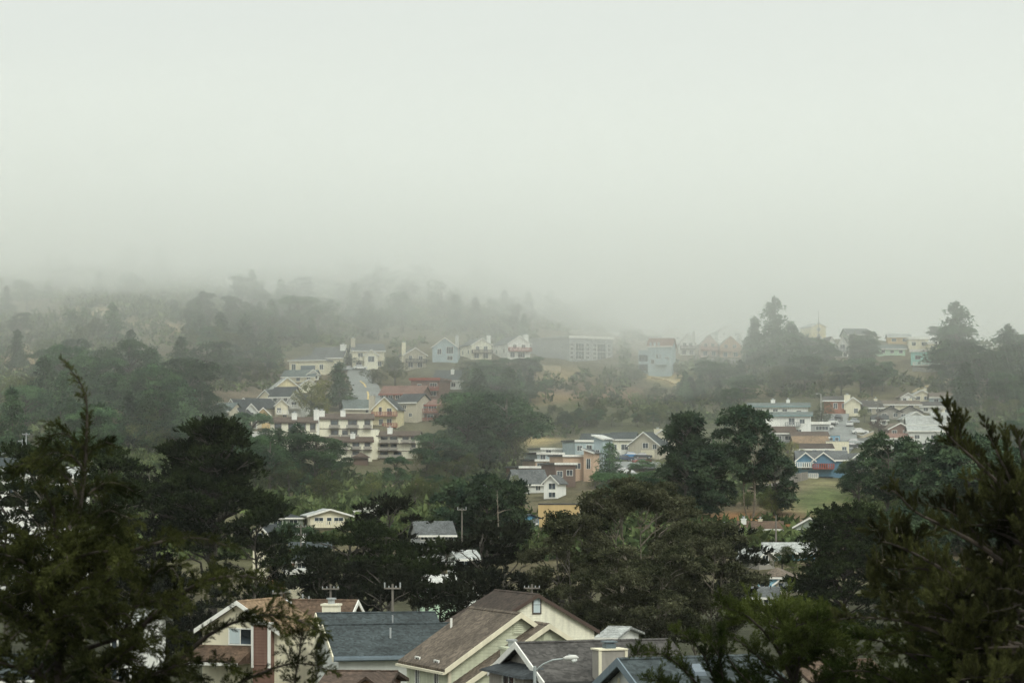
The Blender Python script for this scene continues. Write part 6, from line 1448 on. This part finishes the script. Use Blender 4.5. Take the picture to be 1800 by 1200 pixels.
# ------------------------------------------------------------------ roads, paths, walls
def drape(name, label, pts, width, m, lift=.22, kind='structure', parent=None):
    """a strip of paving that follows the ground; pts are spots of the photograph"""
    P = []
    for q in pts:
        d = q[2] if len(q) > 2 else depth_at(q[0], q[1])
        P.append(np.array(((q[0] - CX) / F * d, d)))
    D_ = []
    for i in range(len(P) - 1):
        n = max(2, int(np.linalg.norm(P[i + 1] - P[i]) / 3)); D_ += [P[i] + (P[i + 1] - P[i]) * t for t in np.linspace(0, 1, n, endpoint=False)]
    D_.append(P[-1]); D_ = np.array(D_)
    for _ in range(4): D_[1:-1] = (D_[:-2] + D_[2:] + 2 * D_[1:-1]) / 4
    b = MB(); rows = []
    for i, p in enumerate(D_):
        t = D_[min(i + 1, len(D_) - 1)] - D_[max(i - 1, 0)]; t = t / np.linalg.norm(t); nrm = np.array((-t[1], t[0]))
        w = width if not hasattr(width, '__len__') else np.interp(i / (len(D_) - 1), np.linspace(0, 1, len(width)), width)
        e = [p + nrm * w * k for k in (-.5, -.25, 0, .25, .5)]
        z = max(float(ground(*q)) for q in e) * .5 + float(ground(*p)) * .5 + lift
        rows.append([(q[0], q[1], z) for q in e])
    for a, c in zip(rows[:-1], rows[1:]):
        for j in range(4): b.poly([a[j + 1], a[j], c[j], c[j + 1]])
        for j in (0, 4):      # shoulders run down into the slope
            q = [a[j], c[j], (c[j][0], c[j][1], c[j][2] - 1.5), (a[j][0], a[j][1], a[j][2] - 1.5)]; b.poly(q)
    o = b.build(name, m, parent); 
    if kind: tag(o, label, kind=kind)
    return o
GREYROAD = paint('worn_asphalt', (0.19, 0.20, 0.195), var=.16, streak=0, grain=.15)
YEL = paint('yellow_road_paint', (0.62, 0.46, 0.16), var=.2)
SAND = paint('dry_sandy_track', (0.42, 0.33, 0.18), var=.25, streak=0, grain=.3)
hill_road = [(628, 722), (642, 700), (646, 688), (640, 676), (632, 666), (628, 656), (634, 648)]
drape('road', 'grey asphalt road winding up the hill past the cream ridge houses', hill_road, [9.5, 9.5, 9, 8, 7.5, 7, 7], GREYROAD)
drape('road_marking', 'yellow centre line painted along the winding hill road', [(646, 712), (648, 698), (647, 688), (640, 677), (631, 667)], .45, YEL, .34)
drape('road', 'grey street running uphill between parked cars on the right', [(1432, 838), (1448, 812), (1462, 790), (1472, 770), (1474, 752), (1462, 740), (1470, 730)], [8, 8, 9, 11, 10, 8, 7], GREYROAD)
drape('road', 'grey branch street leading to the stacked houses', [(1475, 770), (1505, 776), (1530, 772)], 8, GREYROAD, .18)
drape('road', 'pale paving of the parking court in front of the cream houses', [(1100, 816), (1130, 822), (1165, 828)], [20, 26, 22], GREYROAD)
drape('path', 'pale concrete driveway below the townhouses at the left', [(408, 776), (430, 770), (458, 762)], 6, CONCRETE)
drape('path', 'dry sandy track curving down from the blue grey ridge house', [(1150, 664), (1180, 668), (1206, 682), (1214, 696)], 3.0, SAND, .15)
drape('path', 'thin diagonal trail climbing towards the right hand ridge', [(1608, 690), (1640, 676), (1680, 662), (1720, 650)], 2.0, SAND, .12)
drape('road', 'grey lane on the valley floor beside the parked white car', [(1352, 962), (1400, 958), (1446, 954)], 6, GREYROAD)

# ------------------------------------------------------------------ poles, wires, lamp
def pole(label, px, top, pb, d, arms=1, style='T', wires=0, r=.12, lamp=False, group='utility poles', bm=POLE):
    x = (px - CX) / F * d; gz = float(ground(x, d)); zt = (HY - top) / F * d
    root = tag(empty('utility_pole', (x, d, gz)), label, 'utility pole', group); h = zt - gz
    m = MB(); m.tube([(0, 0, -.8), (0, 0, h * .5), (0, 0, h)], [r * 1.25, r, r * .75], 8); m.build('pole', bm, root)
    for i in range(arms):
        z = h - .35 - i * 1.1
        m = MB(); m.box(-.72, .72, -r - .12, -r - .01, z - .06, z + .06); a = m.build('crossarm', bm, root)
        for q in (-.66, -.3, .3, .66):
            n = MB()
            if style == 'U' and abs(q) > .6: n.tube([(q, -r - .06, z + .06), (q, -r - .06, z + .5)], .06, 6)
            else: n.tube([(q, -r - .06, z + .06), (q, -r - .06, z + .22)], [.05, .035], 6)
            n.build('insulator', METAL, a)
    if lamp:
        m = MB(); m.tube([(0, 0, h - .2), (-.5, -.1, h + .1), (-1.0, -.15, h + .05)], .05, 6); a = m.build('lamp_arm', METAL, root)
        m = MB(); m.box(-1.35, -.9, -.3, .05, h - .06, h + .12); m.build('lamp_head', paint('lamp_head', (.6, .6, .57)), root)
    return root
pole('grey utility pole with a raised two pronged crossarm behind the slate roofs', 690, 1026, 1262, 205, 1, 'U')
pole('grey utility pole rising behind the boxed cream chimney', 581, 1027, 1262, 205, 1)
pole('utility pole with a plain crossarm behind the cream gable peak', 935, 1026, 1262, 215, 1)
pole('utility pole with two crossarms beside the cream gabled bungalow', 529, 921, 1000, 330, 2)
pole('thin utility pole before the bluish conifers in the middle', 812, 892, 950, 385, 1, 'U', r=.11)
pole('tall pale pole beside the white garage house on the valley floor', 1364, 905, 975, 395, 0, r=.15)
pole('concrete street pole with a lamp beside the upper white house', 1443, 692, 748, 640, 0, lamp=True, r=.2, bm=CONCRETE)
pole('pale utility pole beside the plum tree in the stacked houses', 1543, 706, 752, 640, 1, r=.17)
pole('white utility pole at the left edge above the cypress', 46, 760, 830, 460, 1, r=.15, bm=METAL)
pole('second white pole close beside the one at the left edge', 39, 772, 830, 455, 1, r=.15, bm=METAL)
pole('grey utility pole by the left brown bits of the tan roof', 495, 1034, 1262, 190, 1)
pole('thin grey pole beside the townhouse driveway', 432, 720, 775, 600, 0, r=.14)
pole('thin pole standing at the bend of the hill road', 664, 648, 675, 715, 0, r=.15)
pole('slender mast on the ridge behind the yellow house', 1439, 546, 590, 800, 0, r=.12)
pole('thin pole behind the cream gabled ridge cottage with a dark balcony', 843, 576, 600, 790, 0, r=.14)
m = MB(); a, b = np.array(W(-40, 805, 455)), np.array(W(39, 788, 455)); m.tube(bend(a, b, 7, -.02), .05, 5)
tag(m.build('power_cable', METAL), 'thin sagging power cable reaching the white pole at the left edge', 'cable')

d = 108.0; s = F / d; x = (940 - CX) / s; gz = float(ground(x, d)); zz = lambda p: (HY - p) / s - gz; xx = lambda p: (p - 940) / s
sl = tag(empty('street_lamp', (x, d, gz)), 'grey street lamp with a long curved arm in front of the taupe house', 'street lamp')
LM = paint('lamp_metal', (0.42, 0.46, 0.46), rough=.5, metallic=.3, var=.1)
m = MB(); m.tube([(0, 0, -.5), (0, 0, zz(1170))], [.10, .07], 10); m.build('pole', LM, sl)
m = MB(); m.tube([(0, 0, zz(1190)), (xx(943), -.02, zz(1176)), (xx(955), -.08, zz(1166)), (xx(972), -.15, zz(1158.5)), (xx(992), -.2, zz(1156))], [.045, .04, .036, .033, .03], 8); m.build('arm', LM, sl, True)
m = MB(); m.tube([(xx(990), -.2, zz(1156)), (xx(994), -.2, zz(1155.5)), (xx(1004), -.2, zz(1154.5)), (xx(1012), -.2, zz(1154)), (xx(1017), -.2, zz(1154.5))], [.05, .1, .13, .11, .02], 10); hd = m.build('lamp_head', paint('lamp_head', (.6, .6, .57)), sl, True)
m = MB(); m.tube([(xx(1001), -.2, zz(1156)), (xx(1008), -.2, zz(1160)), (xx(1014), -.2, zz(1157.5))], [.03, .12, .06], 10); m.build('lens', paint('lamp_lens', (.7, .72, .7), rough=.2), hd, True)
m = MB(); m.box(xx(999), xx(1003), -.23, -.17, zz(1152), zz(1149)); m.build('photocell', METAL, hd)

# ------------------------------------------------------------------ cars
def car_meshes():
    b = MB()       # body: lower shell with sloped nose and tail, narrower cabin
    prof = [(-2.15, .35), (2.15, .35), (2.2, .7), (2.05, .9), (1.1, .98), (-1.75, 1.0), (-2.2, .92)]
    b.extr(prof, 'y', -.86, .86)
    c = MB()       # cabin glass
    c.hexa([(-1.75, -.78, .99), (1.05, -.78, .99), (1.05, .78, .99), (-1.75, .78, .99), (-1.2, -.62, 1.44), (.35, -.62, 1.44), (.35, .62, 1.44), (-1.2, .62, 1.44)])
    r = MB(); r.hexa([(-1.26, -.65, 1.44), (.4, -.65, 1.44), (.4, .65, 1.44), (-1.26, .65, 1.44), (-1.15, -.58, 1.5), (.28, -.58, 1.5), (.28, .58, 1.5), (-1.15, .58, 1.5)])
    w = MB(); w.tube([(0, -.1, 0), (0, .1, 0)], .33, 12)
    h = MB(); h.tube([(0, -.11, 0), (0, .11, 0)], .19, 10)
    return b, c, r, w, h
CB = car_meshes(); CARM = {}
TYRE = paint('tyre_rubber', (0.02, 0.02, 0.02))
for nm_, mb, mt in (('windows', CB[1], glass('car_glass', (0.02, 0.025, 0.03))), ('wheel', CB[3], TYRE), ('rim', CB[4], METAL)): CARM[nm_] = mb.mesh(nm_, mt)
CARC = dict(blue=(0.05, 0.2, 0.42), dark=(0.03, 0.035, 0.045), navy=(0.03, 0.05, 0.1), red=(0.25, 0.06, 0.05), white=(0.7, 0.7, 0.68), silver=(0.4, 0.42, 0.43))
def car(label, px, py, c, yaw, van=False, group='parked cars'):
    d = depth_at(px, py); x = (px - CX) / F * d
    root = tag(empty('parked_car', (x, d, float(ground(x, d)) + .38), R(yaw)), label, 'car', group)
    if c not in CARM:
        pm = paint('car_paint_' + c, CARC[c], rough=.25, var=.05, streak=.05, spec=.6); CARM[c] = (CB[0].mesh('body', pm), CB[2].mesh('roof', pm))
    bo = link('body', CARM[c][0], root); link('roof', CARM[c][1], root); link('windows', CARM['windows'], root)
    for sx in (-1.35, 1.4):
        for sy in (-.78, .78):
            w = link('wheel', CARM['wheel'], root, (sx, sy, .33)); link('rim', CARM['rim'], w)
    return root
car('bright blue car parked in front of the white carport', 1111, 808, 'blue', 10); car('dark car parked beside the bright blue one', 1130, 809, 'dark', 5); car('navy car at the left end of the parking court', 1098, 813, 'navy', 20)
car('red car in the middle of the parking court', 1128, 818, 'red', 20); car('white car parked under the dark conifer of the court', 1096, 836, 'white', 15); car('silver car behind the small dark pine in the court', 1112, 842, 'silver', 10)
car('white car at the right end of the parking court', 1172, 834, 'white', 60); car('white car parked low in the court beside the yellow green tree', 1178, 846, 'white', 40)
car('white car at the top left kerb of the right hand street', 1465, 748, 'white', 70); car('dark car at the upper end of the right hand street', 1474, 741, 'dark', 75); car('white van like car parked on the right kerb of the street', 1494, 752, 'white', 80)
car('silver car parked behind the white one on the right kerb', 1503, 747, 'silver', 70); car('white car on the driveway right of the street', 1511, 765, 'white', 10); car('silver car at the lower bend of the street', 1502, 784, 'silver', 10)
car('dark car beside the silver one at the lower bend', 1495, 791, 'dark', 10); car('white car beyond the street pole', 1455, 756, 'white', 60); car('white car parked on the lane above the teal house', 1421, 960, 'white', 30, group='parked cars')
car('white car among the stacked houses under the plum tree', 1588, 762, 'white', 5); car('white car glimpsed through the open pines on the right', 1629, 862, 'white', 0)
car('white car at the foot of the hill road bend', 612, 700, 'white', 40); car('silver car by the driveway under the round dark bush', 612, 654, 'silver', 20); car('white car by the tall cream ridge house', 633, 652, 'white', 10)
# ------------------------------------------------------------------ walls and fences
def wall_strip(name, label, cat, pts, h, t, m, posts=0, drop=1.0):
    P = []
    for px, py in pts:
        d = depth_at(px, py); P.append(((px - CX) / F * d, d, float(ground((px - CX) / F * d, d))))
    root = tag(empty(name, P[0]), label, cat); o = np.array(P[0])
    b = MB(); n_b = 0
    for p, q in zip(P[:-1], P[1:]):
        p, q = np.array(p) - o, np.array(q) - o; v = q - p; L_ = np.linalg.norm(v[:2]); nr = np.array((-v[1], v[0], 0)) / L_ * t / 2
        if posts:
            k = max(2, int(L_ / .35))
            for i in range(k):
                a, c = p + v * (i + .06) / k, p + v * (i + .94) / k; hh = h * random.uniform(.95, 1.04)
                b.hexa([a - nr + (0, 0, -drop), c - nr + (0, 0, -drop), c + nr + (0, 0, -drop), a + nr + (0, 0, -drop), a - nr + (0, 0, hh), c - nr + (0, 0, hh), c + nr + (0, 0, hh), a + nr + (0, 0, hh)])
            pm = MB(); pm.tube([p + (0, 0, -drop), p + (0, 0, h + .15)], .08, 6); pm.build('post', POLE, root)
        else:
            b.hexa([p - nr + (0, 0, -drop), q - nr + (0, 0, -drop), q + nr + (0, 0, -drop), p + nr + (0, 0, -drop), p - nr + (0, 0, h), q - nr + (0, 0, h), q + nr + (0, 0, h), p + nr + (0, 0, h)])
    x = b.build('boards' if posts else 'wall', m, root)
    if posts: x['kind'] = 'stuff'
    if not posts:
        c = MB()
        for p, q in zip(P[:-1], P[1:]):
            p, q = np.array(p) - o, np.array(q) - o; v = q - p; L_ = np.linalg.norm(v[:2]); nr = np.array((-v[1], v[0], 0)) / L_ * (t / 2 + .06)
            c.hexa([p - nr + (0, 0, h + .003), q - nr + (0, 0, h + .003), q + nr + (0, 0, h + .003), p + nr + (0, 0, h + .003), p - nr + (0, 0, h + .12), q - nr + (0, 0, h + .12), q + nr + (0, 0, h + .12), p + nr + (0, 0, h + .12)])
        c.build('coping', CONCRETE, root)
    return root
wall_strip('retaining_wall', 'tan retaining wall at the left foot of the long grey block', 'wall', [(946, 648), (958, 651), (986, 652)], 1.5, .4, paint('tan_masonry', (.46, .4, .28), grain=.2))
wall_strip('fence', 'weathered grey board fence stepping down the bank below the blue house', 'fence', [(1340, 868), (1362, 862), (1382, 854), (1402, 846), (1420, 842)], 1.7, .08, paint('grey_boards', (.24, .22, .2), streak=.3), 1)
wall_strip('retaining_wall', 'pale retaining wall under the mint green house', 'wall', [(1604, 652), (1630, 654), (1660, 652)], 1.2, .4, CONCRETE)
wall_strip('retaining_wall', 'curved tan kerb wall around the dry verge of the right hand street', 'wall', [(1500, 764), (1515, 770), (1535, 762)], .6, .3, paint('tan_masonry', (.46, .4, .28), grain=.2))
wall_strip('fence', 'low fence below the fading row houses on the ridge', 'fence', [(1240, 638), (1280, 640), (1330, 642)], 1.6, .1, paint('pale_boards', (.4, .4, .38), streak=.3), 1)
# bare snag beside the bluish conifers, dead stems before the timbered apartments
def snag(label, px, top, pb, d, seed):
    g = np.random.default_rng(seed); x = (px - CX) / F * d; gz = float(ground(x, d)); h = (HY - top) / F * d - gz
    root = tag(empty('bare_tree', (x, d, gz)), label, 'tree', 'bare grey trees')
    m = MB(); m.tube([(0, 0, -.5), (.1, 0, h * .5), (-.1, 0, h)], [.16, .11, .04], 7); m.build('trunk', BARK('pale'), root)
    for i in range(9):
        z = h * g.uniform(.4, .95); a = g.uniform(0, 6.28); l = g.uniform(1.2, 2.8)
        m = MB(); m.tube(bend((0, 0, z), (cos(a) * l, sin(a) * l, z + l * g.uniform(-.1, .5)), 4, .06), [.06, .045, .03, .012], 5); m.build('branch', BARK('pale'), root)
    return root
snag('bare grey snag between the bluish conifers', 875, 862, 935, 395, 1); snag('bare grey trunk left of the timbered apartments, left one of two', 472, 745, 850, 575, 2); snag('bare grey trunk left of the timbered apartments, right one of two', 481, 752, 850, 572, 3)
# wooden frame standing by the small grey green bungalow
m = MB(); d = depth_at(1389, 944); x = (1389 - CX) / F * d; gz = float(ground(x, d))
sg = tag(empty('sign_board', (x, d, gz)), 'plain orange brown board on two posts left of the grey green bungalow', 'board')
m.box(-.8, .8, -.05, .05, 1.1, 2.3); m.build('panel', paint('orange_brown_board', (.34, .17, .08)), sg)
for q in (-.6, .6):
    m = MB(); m.box(q - .07, q + .07, .052, .16, -.4, 2.2); m.build('post', POLE, sg)
